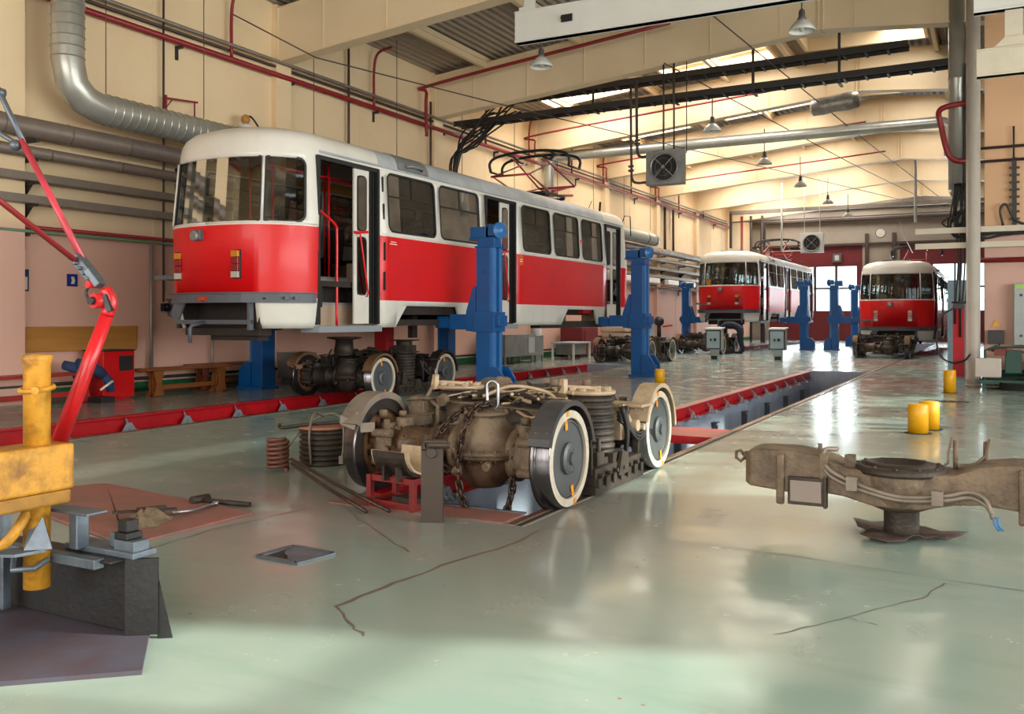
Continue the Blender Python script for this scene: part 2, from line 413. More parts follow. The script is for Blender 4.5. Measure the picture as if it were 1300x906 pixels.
# posts and ledge on the pit wall
for k, y in enumerate((9.0, 11.0, 13.0, 15.0, 17.0, 18.9, 20.75, 22.7)):
    b = MB(); b.box(0, .06, -.05, .05, -.95, -.42); b.box(.06, .09, -.035, .035, -.9, -.45); b.box(0, .1, -.09, .09, -.42, -.4)
    tag(b.build('pit_lamp_box', M['frame'], loc=(-4.17, y, 0)), 'grey upright box fixed to the wall of the near pit', 'lamp box', 'grey boxes along the pit wall')
b = MB(); b.box(-.6, .66, -.4, .4, -.1, -.012, 0)
tag(b.build('bridge_plate', [mat('bridge_red', 'c21420', .35, dirt='d98d84', amt=.2)], loc=(-3.43, 10.45, 0)), 'red bridging plate across the pit behind the dismantled bogie', 'plate')
b = MB(); b.box(-.75, .66, -.14, .16, 0, .006, 0); b.box(-.75, .66, .16, .19, 0, .012, 1)
tag(b.build('pit_end_plate', [M['platered'], M['edgegrey']], loc=(-3.45, 5.3, 0.001)), 'faded red painted plate at the near end of the pit', 'plate')

# ------------------------------------------------------------ walls
def wall_mat(name, lo, hi, z, blend=.5):
    m = mat(name, hi, .6, scale=.5, amt=.35, dirt='d9b98c'); nt = m.node_tree; L = nt.links.new
    mx = [n for n in nt.nodes if n.type == 'MIX'][0]; b = nt.nodes['Principled BSDF']
    tc = nt.nodes.new('ShaderNodeTexCoord'); sp = nt.nodes.new('ShaderNodeSeparateXYZ'); L(tc.outputs['Object'], sp.inputs[0])
    mr = nt.nodes.new('ShaderNodeMapRange'); mr.inputs[1].default_value = z-blend; mr.inputs[2].default_value = z+blend; L(sp.outputs[2], mr.inputs[0])
    nz = nt.nodes.new('ShaderNodeTexNoise'); nz.inputs['Scale'].default_value = .8; nz.inputs['Detail'].default_value = 6; L(tc.outputs['Object'], nz.inputs['Vector'])
    lo2 = nt.nodes.new('ShaderNodeMix'); lo2.data_type = 'RGBA'; L(nz.outputs['Fac'], lo2.inputs['Factor'])
    lo2.inputs['A'].default_value = lin(lo); c = lin(lo); lo2.inputs['B'].default_value = (c[0]*.86, c[1]*.82, c[2]*.8, 1)
    m2 = nt.nodes.new('ShaderNodeMix'); m2.data_type = 'RGBA'; L(mr.outputs[0], m2.inputs['Factor'])
    L(lo2.outputs['Result'], m2.inputs['A']); L(mx.outputs['Result'], m2.inputs['B']); L(m2.outputs['Result'], b.inputs['Base Color'])
    return m
M['wall'] = wall_mat('plaster_wall', 'dfb6a4', 'f1d8b0', 2.75, .12)
b = MB()
b.box(WX-.3, WX, BY, FY, 0, 8.3)
for k in range(-1, 8):   # rafter columns standing slightly proud, and panel seams
    y = 14.5+6*(k-1)+.05
    b.box(WX, WX+.14, y-.05, y+.4, 0, 7.8)
for k in range(-1, 10): b.box(WX, WX+.006, 5.5+6*k-.02, 5.5+6*k+.02, .2, 7.8)
struct(b.build('wall_left', [M['wall']]))
b = MB(); b.box(WX, WX+.03, BY, FY, .03, .2, 0); b.box(WX, WX+.05, BY, FY, 0, .03, 1)
struct(b.build('baseboard_left', [M['greenbase'], mat('skirting_brown', '6e4c44', .6)]))

# far wall: grey lintel band, two maroon door portals
b = MB()
def fw(x0, x1, z0, z1, mi=0, y=FY, d=.3): b.box(x0, x1, y, y+d, z0, z1, mi)
fw(WX, EX, 5.6, 8.9, 0); fw(WX, -12.2, 0, 5.6, 0); fw(-6.9, -4.9, 0, 5.6, 1); fw(1.2, EX, 0, 5.6, 0)
for x in (-6.75, -5.3): fw(x, x+.2, 0, 6.2, 2, FY-.15, .2)
struct(b.build('wall_far', [M['lintel'], mat('far_pier_beige', 'a39787', .6), M['pipedark']]))
b = MB(); b.box(WX, EX, FY-.12, FY, 5.55, 5.68); b.box(WX, EX, FY-.4, FY-.02, 7.0, 7.12); b.box(WX, EX, FY-.3, FY, 7.7, 7.85, 0)
struct(b.build('trim_6', [M['pipedark']]))
def portal(n, x0, x1):
    b = MB(); y = FY+.05
    b.box(x0, x1, y, y+.12, 0, 1.75, 0); b.box(x0, x1, y, y+.12, 4.35, 5.6, 0)
    k = 0; xw = [x0+.25+i*(x1-x0-.5)/4 for i in range(5)]
    for i in range(5): b.box(xw[i]-.07, xw[i]+.07, y, y+.12, 1.75, 4.35, 1 if 0 < i < 4 else 0)
    b.box(x0, x1, y, y+.12, 3.02, 3.12, 1)
    b.box(x0, x0+.18, y, y+.12, 1.75, 4.35, 0); b.box(x1-.18, x1, y, y+.12, 1.75, 4.35, 0)
    d = struct(b.build('door_%d' % n, [M['maroon'], M['pipedark']]))
    g = MB(); g.box(x0+.2, x1-.2, y+.05, y+.06, 1.75, 4.35); g.build('window_pane', M['glassc'], d)
portal(1, -12.2, -6.9); portal(2, -4.9, 1.2)

# right side: machine room block that juts into the hall at y=20.2, and the outer right wall with windows
M['wallr'] = wall_mat('plaster_wall_right', 'd8b0a0', 'deb088', 3.0, .06)
b = MB(); b.box(-.22, EX+.3, 20.2, 20.45, 0, 8.5); b.box(-.22, 0, 20.45, FY, 0, 8.8, 1)
for k in range(5): b.box(-.27, -.22, 24+6*k, 28.2+6*k, 0, 4.4, 2); b.box(-.3, -.22, 29.4+6*k, 29.7+6*k, 0, 7.5, 1)  # unseen dark panels and ribs, added for the tram windows to reflect
struct(b.build('wall_right', [M['wallr'], mat('side_wall_grey', '8f8779', .7, dirt='5f584e', amt=.8, scale=1.2), M['maroon']]))
b = MB(); b.box(-.22, EX, 20.17, 20.2, .02, .2, 0); struct(b.build('baseboard_right', M['greenbase']))
b = MB(); WIN = [(3.4, 6.3), (9.7, 12.1), (14.0, 15.9), (17.4, 19.6)]; z0, z1 = 4.3, 5.95
cur = BY
for (a, c) in WIN:
    b.box(EX, EX+.3, cur, a, 0, 7.8); b.box(EX, EX+.3, a, c, 0, z0); b.box(EX, EX+.3, a, c, z1, 7.8); cur = c
b.box(EX, EX+.3, cur, 20.2, 0, 7.8)
struct(b.build('wall_outer_right', [mat('outer_wall_grey', '8b8478', .7, dirt='5a534a', amt=.9, scale=.7)]))
for k, (a, c) in enumerate(WIN):
    f = MB(); n = max(2, round((c-a)/.95))
    for i in range(n+1): y = a+(c-a)*i/n; f.box(EX+.08, EX+.16, y-.035, y+.035, z0, z1)
    for z in (z0, z0+.82, z1): f.box(EX+.08, EX+.16, a, c, z-.035, z+.035)
    wo = struct(f.build('window_%d' % (k+1), M['column'])); g = MB(); g.box(EX+.115, EX+.12, a, c, z0, z1); g.build('glass_pane', M['glassc'], wo)
b = MB(); b.box(WX, EX, BY-.3, BY, 0, 8.8); struct(b.build('wall_back', M['wall']))

# ------------------------------------------------------------ roof: corrugated deck with skylights, rafters
M['deck'] = mat('roof_deck', 'a3978a', .6)
nt = M['deck'].node_tree; wv = nt.nodes.new('ShaderNodeTexWave'); wv.bands_direction = 'X'; wv.inputs['Scale'].default_value = 1.6
tc = nt.nodes.new('ShaderNodeTexCoord'); nt.links.new(tc.outputs['Object'], wv.inputs['Vector'])
bp = nt.nodes.new('ShaderNodeBump'); bp.inputs['Strength'].default_value = 1; bp.inputs['Distance'].default_value = .05
nt.links.new(wv.outputs['Fac'], bp.inputs['Height']); nt.links.new(bp.outputs[0], nt.nodes['Principled BSDF'].inputs['Normal'])
SKY = []
for k in range(6):
    y = 20.5+6*k
    SKY += [(-12.2, -9.6, y+3.3, y+5.4), (-8.4, -5.4, y+3.3, y+5.4), (-4.6, -1.6, y+3.3, y+5.4)]
xs = sorted({WX, RID, EX} | {a for p in SKY for a in p[:2]}); ys = sorted({BY, FY} | {a for p in SKY for a in p[2:]})
b = MB()
for i in range(len(xs)-1):
    for j in range(len(ys)-1):
        cx, cy = (xs[i]+xs[i+1])/2, (ys[j]+ys[j+1])/2
        if any(p[0] < cx < p[1] and p[2] < cy < p[3] for p in SKY): continue
        b.add([(x, y, roofz(x)) for x, y in ((xs[i], ys[j]), (xs[i+1], ys[j]), (xs[i+1], ys[j+1]), (xs[i], ys[j+1]))], [(0, 1, 2, 3)])
        b.add([(x, y, roofz(x)+.25) for x, y in ((xs[i], ys[j]), (xs[i+1], ys[j]), (xs[i+1], ys[j+1]), (xs[i], ys[j+1]))], [(0, 1, 2, 3)])
struct(b.build('ceiling', M['deck']))
b = MB()
for (x0, x1, y0, y1) in SKY:
    for (p, q) in (((x0, y0), (x1, y0)), ((x1, y0), (x1, y1)), ((x1, y1), (x0, y1)), ((x0, y1), (x0, y0))):
        b.bar((p[0], p[1], roofz(p[0])+.1), (q[0], q[1], roofz(q[0])+.1), .08, .4)
struct(b.build('trim_7', M['beam']))
def rafter(y):
    b = MB(); xa, xb = WX+.14, EX
    def zb(x): return 6.62+.92*(1-abs(x-RID)/9.95)
    for (p, q) in ((xa, RID), (RID, xb)):
        zt = lambda x: roofz(x)-.14
        b.prism([(p, y+.03, zb(p)), (q, y+.03, zb(q)), (q, y+.03, zt(q)), (p, y+.03, zt(p))], (0, .28, 0))
        for z0_, z1_ in ((lambda x: zb(x)-.03, zb), (lambda x: zt(x)-.02, zt)):
            b.prism([(p, y, z0_(p)), (q, y, z0_(q)), (q, y, z1_(q)), (p, y, z1_(p))], (0, .34, 0))
    x = xa+1.2
    while x < xb:
        b.box(x-.012, x+.012, y+.012, y+.328, zb(x), roofz(x)-.15); x += 1.55
    for x in (xa+.02, RID-.05, RID+.05):
        b.box(x-.015, x+.015, y-.01, y+.35, zb(x)-.05, roofz(x)-.12)
    for x in (xa+.06, RID-.12, RID+.12):
        z = zb(x)+.1
        while z < roofz(x)-.25: b.cyl((x, y+.05, z), (x, y-.01+.14, z), .03, n=6); b.box(x-.03, x+.03, y+.1, y+.16, z-.02, z+.02); z += .14
    return tag(b.build('roof_rafter', M['beam'], loc=(0, 0, 0)), 'x', 'rafter')
names = ['first', 'second', 'third', 'fourth', 'fifth', 'sixth', 'seventh']
for k in range(9):
    y = 2.5+6*k; o = rafter(y)
    o['label'] = {0: 'cream roof rafter above the camera', 1: 'cream roof rafter just overhead', 2: 'nearest cream roof rafter in view at top left', 3: 'shaded brown-looking cream rafter just in front of the long cable tray',
                  4: 'cream rafter behind the long cable tray, ending above the red pantograph', 5: 'cream rafter next behind the one over the pantograph', 6: 'cream rafter, third from the far wall', 7: 'cream rafter, second from the far wall', 8: 'cream rafter nearest the far wall'}[k]
# purlins along the hall
for x in (-11.6, -9.6+.6, -6.9, -5.0, -1.4, 1.5, 4.2):
    b = MB(); z = roofz(x)-.12
    b.box(x-.05, x+.05, BY, FY, z-.02, z+.1); b.box(x-.012, x+.012, BY, FY, z-.16, z); b.box(x-.05, x+.05, BY, FY, z-.18, z-.16)
    tag(b.build('roof_purlin', M['beam']), 'cream purlin running lengthwise under the roof deck', 'purlin', 'purlins under the roof deck')

# light through skylights, side windows and far doors, plus two added fills; milky panels close the skylights
M['milky'] = mat('skylight_panel', 'f2f0ea', .5)
for q, (x0, x1, y0, y1) in enumerate(SKY):
    b = MB(); b.add([(x, y, roofz(x)+.24) for x, y in ((x0, y0), (x1, y0), (x1, y1), (x0, y1))], [(0, 1, 2, 3)])
    struct(b.build('window_%d' % (10+q), M['milky']))
    l = area('skylight_daylight', ((x0+x1)/2, (y0+y1)/2, roofz((x0+x1)/2)+.16), (0, math.atan(.95/9.95)*(-1 if (x0+x1)/2 < RID else 1), 0), x1-x0-.1, y1-y0-.1, 215, (1, .96, .9))
for (a, c) in WIN:
    area('side_window_daylight', (EX+.5, (a+c)/2, (z0+z1)/2), (PI/2, 0, PI/2), c-a, z1-z0, 75*(c-a)*(z1-z0), (1, .98, .95))
area('right_fill', (EX-.02, 6, 2.2), (PI/2, 0, PI/2), 16, 1.9, 1200, (1, .97, .93))  # added fill light; the right wall has no low windows
area('rear_fill', (-4, BY+.02, 3.0), (PI/2, 0, 0), 14, 4.6, 1050, (1, .97, .93))  # added fill light behind the camera; the back wall is closed
for (x0, x1) in ((-12.0, -7.1), (-4.7, 1.0)): area('far_door_daylight', ((x0+x1)/2, FY+.9, 3.05), (-PI/2, 0, 0), x1-x0, 2.6, 900, (.93, .96, 1))
# ------------------------------------------------------------ tram car
HALF = [(0, .12), (.3, .135), (.55, .18), (.72, .245), (.82, .30), (.92, .375), (1.02, .47), (1.11, .585), (1.18, .71), (1.23, .835), (1.25, .97)]
FULL = HALF+[(1.25, 13.03)]+[(x, 14-y) for x, y in HALF[::-1][1:]]
ARC = [0]
for i in range(1, len(FULL)): ARC.append(ARC[-1]+math.dist(FULL[i-1], FULL[i]))
def plan(t):
    t = min(max(t, 0), ARC[-1])
    for i in range(len(FULL)-1):
        if t <= ARC[i+1]:
            k = (t-ARC[i])/(ARC[i+1]-ARC[i]); a, b = FULL[i], FULL[i+1]
            return a[0]+(b[0]-a[0])*k, a[1]+(b[1]-a[1])*k
T0 = ARC[10]-.97     # on the straight side  t = y + T0
OFF = [(0, .07, .13), (.1, .05, .09), (.42, .015, .02), (1.42, 0, 0), (1.5, .0, .01), (2.42, .05, .10), (2.5, .06, .11), (2.60, .075, .13), (2.69, .12, .17), (2.77, .22, .25), (2.83, .44, .42), (2.865, .82, .85), (2.88, 1.24, 1.9)]
def off(z):
    for i in range(len(OFF)-1):
        a, b = OFF[i], OFF[i+1]
        if z <= b[0]:
            k = max(0, (z-a[0])/(b[0]-a[0])); return a[1]+(b[1]-a[1])*k, a[2]+(b[2]-a[2])*k
    return OFF[-1][1:]
def S(t, z, sgn=1, out=0):
    if t < 0: t, sgn = -t, -sgn
    if t > ARC[-1]: t, sgn = 2*ARC[-1]-t, -sgn
    x, y = plan(t); o, f = off(z); W_ = 3.0
    if out:
        x2, y2 = plan(t+.01); x1, y1 = plan(t-.01) if t > .01 else (-plan(.01)[0], plan(.01)[1])
        d = V((x2-x1, y2-y1)); d.normalize(); nx, ny = d.y, -d.x
    X = x*(1-o/1.25); Y = y
    if y < W_: Y = y+f*(1-y/W_)
    elif y > 14-W_: Y = y-f*(1-(14-y)/W_)
    if out: X += nx*out; Y += ny*out
    return V((sgn*X, Y, z))
# openings: (t0, t1, z0, z1, kind)
def side(y0, y1): return T0+y0, T0+y1
WZ0, WZ1 = 1.5, 2.42
FZ1 = 2.36
Tc0, Tc1 = ARC[4]+.035, ARC[8]+.06
R_OP = [(0, ARC[4]-.005, 1.47, FZ1, 'ws'), (Tc0, Tc1, 1.47, FZ1, 'c'),
        (*side(1.0, 2.45), .02, WZ1+.02, 'door'), (*side(2.68, 4.05), WZ0, WZ1, 'w'), (*side(4.2, 5.55), WZ0, WZ1, 'w'), (*side(5.78, 7.0), .02, WZ1+.02, 'door'),
        (*side(7.28, 8.6), WZ0, WZ1, 'w'), (*side(8.78, 10.1), WZ0, WZ1, 'w'), (*side(10.28, 11.5), WZ0, WZ1, 'w'), (*side(11.72, 12.7), .02, WZ1+.02, 'door')]
L_OP = [(0, ARC[4]-.005, 1.47, FZ1, 'ws'), (Tc0, Tc1, 1.47, FZ1, 'c')]+[(*side(a, a+1.32), WZ0, WZ1, 'w') for a in (1.2, 2.7, 4.2, 5.75, 7.28, 8.78, 10.28)]+[(*side(11.8, 12.8), WZ0, WZ1, 'w')]
REAR = [(ARC[-1]-Tc1, ARC[-1]-Tc0, 1.47, FZ1, 'd'), (ARC[-1]-ARC[4]+.005, ARC[-1], 1.47, FZ1, 'ws')]
CUTS = [side(2.95, 5.0), side(9.25, 11.3)]
NOSECUT = ARC[4]-.08
def rad(o, st):   # corner radius: tight beside the windscreen pillars
    return .04 if o[4] == 'ws' or (o[4] == 'c' and st > 0) or (o[4] == 'd' and st < 0) else .11
def tram_shell(sgn, ops):
    b = MB(); ts = set(ARC)
    for o in ops: ts |= {o[0], o[1]}
    for c in CUTS: ts |= {c[0], c[1], c[0]+.25, c[1]-.25}
    ts |= {NOSECUT, ARC[-1]-NOSECUT}
    
    ts = sorted(ts); tt = [ts[0]]
    for x in ts[1:]:
        if x-tt[-1] > 1e-4: tt.append(x)
    zs = [0, .1, .34, .42, 1.42, 1.47, 1.5, 2.36, 2.42, 2.44, 2.5, 2.60, 2.69, 2.77, 2.83, 2.865, 2.88]
    for i in range(len(tt)-1):
        a, c = tt[i], tt[i+1]; m = (a+c)/2
        for j in range(len(zs)-1):
            z0, z1 = zs[j], zs[j+1]; zm = (z0+z1)/2
            if any(o[0]-1e-4 < m < o[1]+1e-4 and o[2]-1e-4 < zm < o[3]+1e-4 for o in ops): continue
            if zm < .34 and any(k[0] < m < k[1] for k in CUTS):
                for k in CUTS:   # sloping ends of the wheel cut-outs
                    if a >= k[0]-1e-4 and c <= k[0]+.25+1e-4:
                        if j == 0: b.add([S(a, 0, sgn), S(a, .34, sgn), S(c, .34, sgn)], [(0, 1, 2)], 0)
                    elif a >= k[1]-.25-1e-4 and c <= k[1]+1e-4:
                        if j == 0: b.add([S(c, 0, sgn), S(c, .34, sgn), S(a, .34, sgn)], [(0, 1, 2)], 0)
                continue
            if zm < .42 and (m < NOSECUT or m > ARC[-1]-NOSECUT): continue
            mi = 1 if .42 < zm < 1.42 else (2 if (zm > 2.5 and 2.0 < m-T0 < 12.2) else 0)
            n = 1
            b.add([S(a, z0, sgn), S(c, z0, sgn), S(c, z1, sgn), S(a, z1, sgn)], [(0, 1, 2, 3)], mi, True)
    # rounded window corners (body colour) and hide square corners
    for o in ops:
        if o[4] == 'door': continue
        for (tc_, zc_, st, sz) in ((o[0], o[2], 1, 1), (o[1], o[2], -1, 1), (o[1], o[3], -1, -1), (o[0], o[3], 1, -1)):
            if o[4] == 'ws' and (tc_ < .1 or tc_ > ARC[-1]-.1): continue
            r = rad(o, st); ps = [S(tc_, zc_, sgn)]
            for q in range(6):
                an = PI/2*q/5; ps.append(S(tc_+st*(r-r*math.sin(an)), zc_+sz*(r-r*math.cos(an)), sgn))
            for q in range(1, 6): b.add([ps[0], ps[q], ps[q+1]], [(0, 1, 2)], 1 if zc_ < 1.4 else 0)
    return b
def rring(o, sgn, wid, out, b, mi=0, r=.11):
    # gasket following the rounded opening
    cs = []
    for (tc_, zc_, st, sz, a0) in ((o[0], o[2], 1, 1, 180), (o[1], o[2], -1, 1, 270), (o[1], o[3], -1, -1, 0), (o[0], o[3], 1, -1, 90)):
        r = rad(o, st)
        for q in range(5):
            an = math.radians(a0+90*q/4); cs.append((tc_+st*r, zc_+sz*r, math.cos(an), math.sin(an), r))
    vs = []; n = len(cs)
    for k, (dr, ot) in enumerate(((.012, out), (-wid, out), (-wid, -.03), (.012, -.01))):
        vs += [S(c[0]+c[2]*(c[4]+dr), c[1]+c[3]*(c[4]+dr), sgn, ot) for c in cs]
    fs = []
    for k in range(3):
        for i in range(n): fs.append((k*n+i, k*n+(i+1) % n, (k+1)*n+(i+1) % n, (k+1)*n+i))
    b.add(vs, fs, mi)
def glasspane(o, sgn, out, b):
    n = 16 if o[4] == 'ws' else 4
    for i in range(n):
        a, c = o[0]+(o[1]-o[0])*i/n, o[0]+(o[1]-o[0])*(i+1)/n
        b.add([S(a, o[2], sgn, out), S(c, o[2], sgn, out), S(c, o[3], sgn, out), S(a, o[3], sgn, out)], [(0, 1, 2, 3)])

def text_mesh(s, size, T, m, parent, name='lettering'):
    cu = bpy.data.curves.new(name, 'FONT'); cu.body = s; cu.size = size; cu.align_x = 'CENTER'; cu.align_y = 'CENTER'; cu.extrude = .001
    o = bpy.data.objects.new(name, cu); COL.objects.link(o); dg = bpy.context.evaluated_depsgraph_get(); me = bpy.data.meshes.new_from_object(o.evaluated_get(dg))
    bpy.data.objects.remove(o); me.materials.clear(); me.materials.append(m); me.transform(T)
    ob = bpy.data.objects.new(name, me); COL.objects.link(ob)
    if parent: ob.parent = parent
    return ob

def make_tram(label, mirrorsign=False):
    r = thing('tram', label, 'tram')
    b = MB()
    for sgn, ops in ((1, R_OP+REAR), (-1, L_OP+REAR)):
        s = tram_shell(sgn, ops); k = len(b.v); b.v += s.v; b.f += [tuple(i+k for i in f) for f in s.f]; b.m += s.m; b.s += s.s
    body = b.build('body_shell', [M['white'], M['red'], M['roof'], M['ibeige'], M['ibeige'], M['ibeige']], r)
    bpy.context.view_layer.update()
    import bmesh
    bm = bmesh.new(); bm.from_mesh(body.data); bmesh.ops.remove_doubles(bm, verts=bm.verts, dist=.0008); bmesh.ops.recalc_face_normals(bm, faces=bm.faces)
    # make sure normals point outward: test the highest-x face
    f = max(bm.faces, key=lambda f: f.calc_center_median().x)
    if f.normal.x < 0: bmesh.ops.reverse_faces(bm, faces=bm.faces)
    bm.to_mesh(body.data); bm.free()
    so_ = body.modifiers.new('thickness', 'SOLIDIFY'); so_.thickness = .04; so_.offset = -1; so_.material_offset = 3; so_.use_quality_normals = False
    # gutter rail and belt moulding
    for z, rr, m in ((2.5, .018, 'white'), (1.45, .014, 'white')):
        g = MB()
        for sgn in (1, -1):
            if z > 2: g.tube([S(T0+1+.5*i, z, sgn, .01) for i in range(0, 25)], rr, 6)
            else:
                g.tube([S(t, z, sgn, .004) for t in [0, .2, .4, .6, .8, .95, 1.1, 1.25, 1.4, 1.5, T0+.95]], rr, 6)
                for a, c in ((2.5, 5.7), (7.1, 11.65)): g.tube([S(T0+y, z, sgn, .004) for y in (a, c)], rr, 6)
        g.build('gutter' if z > 2 else 'belt_moulding', M['roof' if z > 2 else 'white'], r)
    for sgn, ops in ((1, R_OP+REAR), (-1, L_OP+REAR)):
        for o in ops:
            if o[4] == 'door' or (o[4] == 'ws' and sgn < 0): continue
            if o[4] == 'ws': o = (-o[1], o[1], *o[2:]) if o[0] == 0 else (o[0], 2*ARC[-1]-o[0], *o[2:])
            g = MB(); rring(o, sgn, .02, .006, g)
            y = plan((o[0]+o[1])/2)[1]; sidewin = 1.1 < y < 13
            if sidewin:
                zt = o[3]-.36; tm = (o[0]+o[1])/2
                g.bar(S(o[0]+.02, zt, sgn, -.01), S(o[1]-.02, zt, sgn, -.01), .02, .022); g.bar(S(tm, zt, sgn, -.01), S(tm, o[3], sgn, -.01), .02, .022)
            wn = g.build('windscreen' if o[4] == 'ws' else 'window', M['rubber'], r)
            g = MB(); glasspane(o, sgn, -.012, g); g.build('glass', M['glassf' if y < 1.2 else ('glassl' if sgn < 0 else 'glass')], wn)
    for sg in (1, -1):
        g = MB(); g.tube([S(ARC[4]+.015, z, sg, .01) for z in (1.47, 1.8, 2.1, 2.36)], .02, 6)
        g.build('windscreen_pillar', M['white'], r)
    # doors: two folded leaves, black posts, sill, handrails
    for di, (o, leafpos) in enumerate(zip([o for o in R_OP if o[4] == 'door'], ((1.0,), (1.0,), (0, 1)))):
        y0, y1 = o[0]-T0, o[1]-T0; d = MB()
        for y in (y0+.02, y1-.03): d.box(1.16, 1.245, y-.025, y+.025, .05, 2.43)
        d.box(1.14, 1.235, y0, y1, 2.38, 2.44); 
        for dy in (.11, .17): d.box(1.1, 1.2, y1-dy-.012, y1-dy+.012, .06, 2.4)
        d.build('door_frame', M['rubber'], r)
        if di == 2: leaves = [(y0+.07, y0+.47), (y0+.5, y0+.86)]
        else: leaves = [(y1-.56, y1-.2)]
        for li, (a, c) in enumerate(leaves):
            l = MB(); m_ = (a+c)/2; x0, x1 = 1.15, 1.185
            l.box(x0, x1, a, a+.07, .06, 2.38); l.box(x0, x1, c-.07, c, .06, 2.38)
            for z0_, z1_ in ((.06, .5), (1.36, 1.46), (2.28, 2.38)): l.box(x0, x1, a+.07, c-.07, z0_, z1_)
            lf = l.build('door_leaf', M['white'], r, .004)
            for z0_, z1_ in ((.5, 1.36), (1.46, 2.28)):
                p = MB(); w_ = (c-a)/2-.06; h_ = (z1_-z0_)/2+.012; cz = (z0_+z1_)/2; poly = []
                for (sx, sz, a0) in ((1, 1, 0), (-1, 1, 90), (-1, -1, 180), (1, -1, 270)):
                    for q in range(5):
                        an = math.radians(a0+90*q/4); poly.append((x1-.01, m_+sx*(w_-.08)+.08*math.cos(an), cz+sz*(h_-.08)+.08*math.sin(an)))
                p.prism(poly, (.016, 0, 0)); p.build('door_window', M['rubber'], lf)
                p = MB(); p.prism([(x1+.007, m_+(q[1]-m_)*.82, cz+(q[2]-cz)*.94) for q in poly], (.003, 0, 0)); p.build('door_glass', M['glassd'], lf)
            if di < 2:
                h = MB(); h.tube([(x1+.03, a+.02, 1.41), (x1+.07, a+.05, 1.40), (x1+.06, c-.1, .52), (x1+.02, c-.08, .47)], .014, 8)
                h.bar((x1+.02, a-.02, 1.42), (x1+.02, c-.05, 1.45), .02, .04); h.build('handle_bar', M['pole'], lf)
        s = MB(); s.box(.95, 1.27, y0-.02, y1+.02, -.06, .03, 0)
        s.box(.9, .93, y0, y1, .03, .34, 1); s.box(.62, .93, y0, y1, .34, .375, 0); s.box(.6, .62, y0, y1, .375, .74, 1); s.box(.3, .62, y0, y1, .74, .775, 0)
        s.box(.6, 1.14, y0-.03, y0, .03, 1.0, 1); s.box(.6, 1.14, y1, y1+.03, .03, 1.0, 1)
        s.build('door_step', [M['steps'], M['beige']], r)
        h = MB(); yy = y0+(y1-y0)*.42
        if di == 0: h.tube(smooth_path([(1.12, y0+.03, 1.72), (1.1, y0+.15, 1.70), (1.08, yy-.05, 1.52), (1.08, yy, 1.35), (1.08, yy, .7), (1.08, yy, .03)], 5), .021, 10)
        h.tube([(.58, y0+(y1-y0)*.72, .75), (.58, y0+(y1-y0)*.72, 2.55)], .018, 8)
        h.tube([(.58, y0-.4, 2.3), (.58, y1+.4, 2.3)], .016, 8); h.tube([(1.0, y0, 2.36), (.58, y0+.3, 2.36)], .014, 6)
        h.build('grab_pole', M['pole'], r)
    # interior: floor, cab partition, seats, poles, ceiling lamps, lining strip
    i = MB(); i.box(-1.17, .6, .25, 13.75, .7, .76, 0); i.box(.6, 1.17, 2.5, 5.72, .7, .76, 0); i.box(.6, 1.17, 7.05, 11.68, .7, .76, 0)
    i.build('cabin_floor', M['frame'], r)
    i = MB(); i.box(-1.16, -1.1, 1.0, 12.9, 2.44, 2.6); i.box(-.02, .02, 2, 12, 2.86, 2.88); i.build('lamp_strip', M['wood2'], r)
    i = MB(); i.box(-1.0, -.1, .5, .75, 1.1, 1.43); i.box(-.1, .8, .42, .65, 1.2, 1.43); i.box(-1.12, .5, 1.35, 1.38, .76, 1.45)
    i.box(.5, .53, .6, 1.38, .76, 1.35)
    i.build('dashboard', M['black'], r)
    i = MB(); i.tube([(.0+.17*math.cos(a)-.45, .75+.05*math.sin(a), 1.5+.15*math.sin(a)) for a in [2*PI*k/16 for k in range(16)]], .014, 6, closed=True); i.tube([(-.45, .75, 1.5), (-.45, .65, 1.3)], .02)
    i.build('hand_wheel', M['cream'], r)
    i = MB()
    for (a, c, e, f_) in ((-.5, .42, 1.5, 0), (-.5, .42, 1.86, 0)): i.box(a, a+.36, c, c+.02, e-.012, e+.012)
    i.box(-.512, -.488, .42, .44, 1.49, 1.87); i.box(-.152, -.128, .42, .44, 1.49, 1.87)
    i.build('number_holder', M['cream'], r)
    i = MB(); i.tube([(-.6, 1.6, .8), (-.6, 1.6, 2.7)], .018); i.tube([(.5, .9, .8), (.5, .9, 2.45), (-.6, 1.6, 2.45)], .016)
    for y in (3.2, 5.2, 7.6, 9.6, 11.4): i.tube([(-.45, y, .8), (-.45, y, 2.75)], .018)
    i.tube([(-.45, 1.6, 2.5), (-.45, 12, 2.5)], .014)
    i.build('grab_pole', M['pole'], r)
    for k, (x, y) in enumerate([(-.85, 2.0), (-.85, 2.85), (-.85, 3.7), (-.85, 4.55), (-.85, 5.4), (-.85, 6.2), (-.85, 7.1), (-.85, 7.95), (-.85, 8.8), (-.85, 9.7), (-.85, 10.6), (.8, 2.95), (.8, 3.8), (.8, 4.65), (.8, 7.6), (.8, 8.5), (.8, 9.4), (.8, 10.3)]):
        s = MB(); s.box(x-.2, x+.2, y-.2, y+.2, 1.12, 1.17); s.prism([(x-.21, y+.18, 1.15), (x+.21, y+.18, 1.15), (x+.19, y+.28, 1.72), (x-.19, y+.28, 1.72)], (0, .03, 0))
        s.box(x-.03, x+.03, y-.15, y+.15, .76, 1.12); s.tube([(x-.2, y+.26, 1.7), (x-.2, y+.3, 1.8), (x+.2, y+.3, 1.8), (x+.2, y+.26, 1.7)], .014, 6)
        se = s.build('seat', M['seat'], r)
        s = MB(); s.box(x-.18, x+.18, y-.18, y+.17, 1.17, 1.2); s.build('seat_pad', M['bluefab'], se)
    # bumper, nose recess, underframe
    g = MB(); ts = [0, .2, .4, .6, .8, .95, 1.1, 1.25, 1.4, 1.55, 1.62]
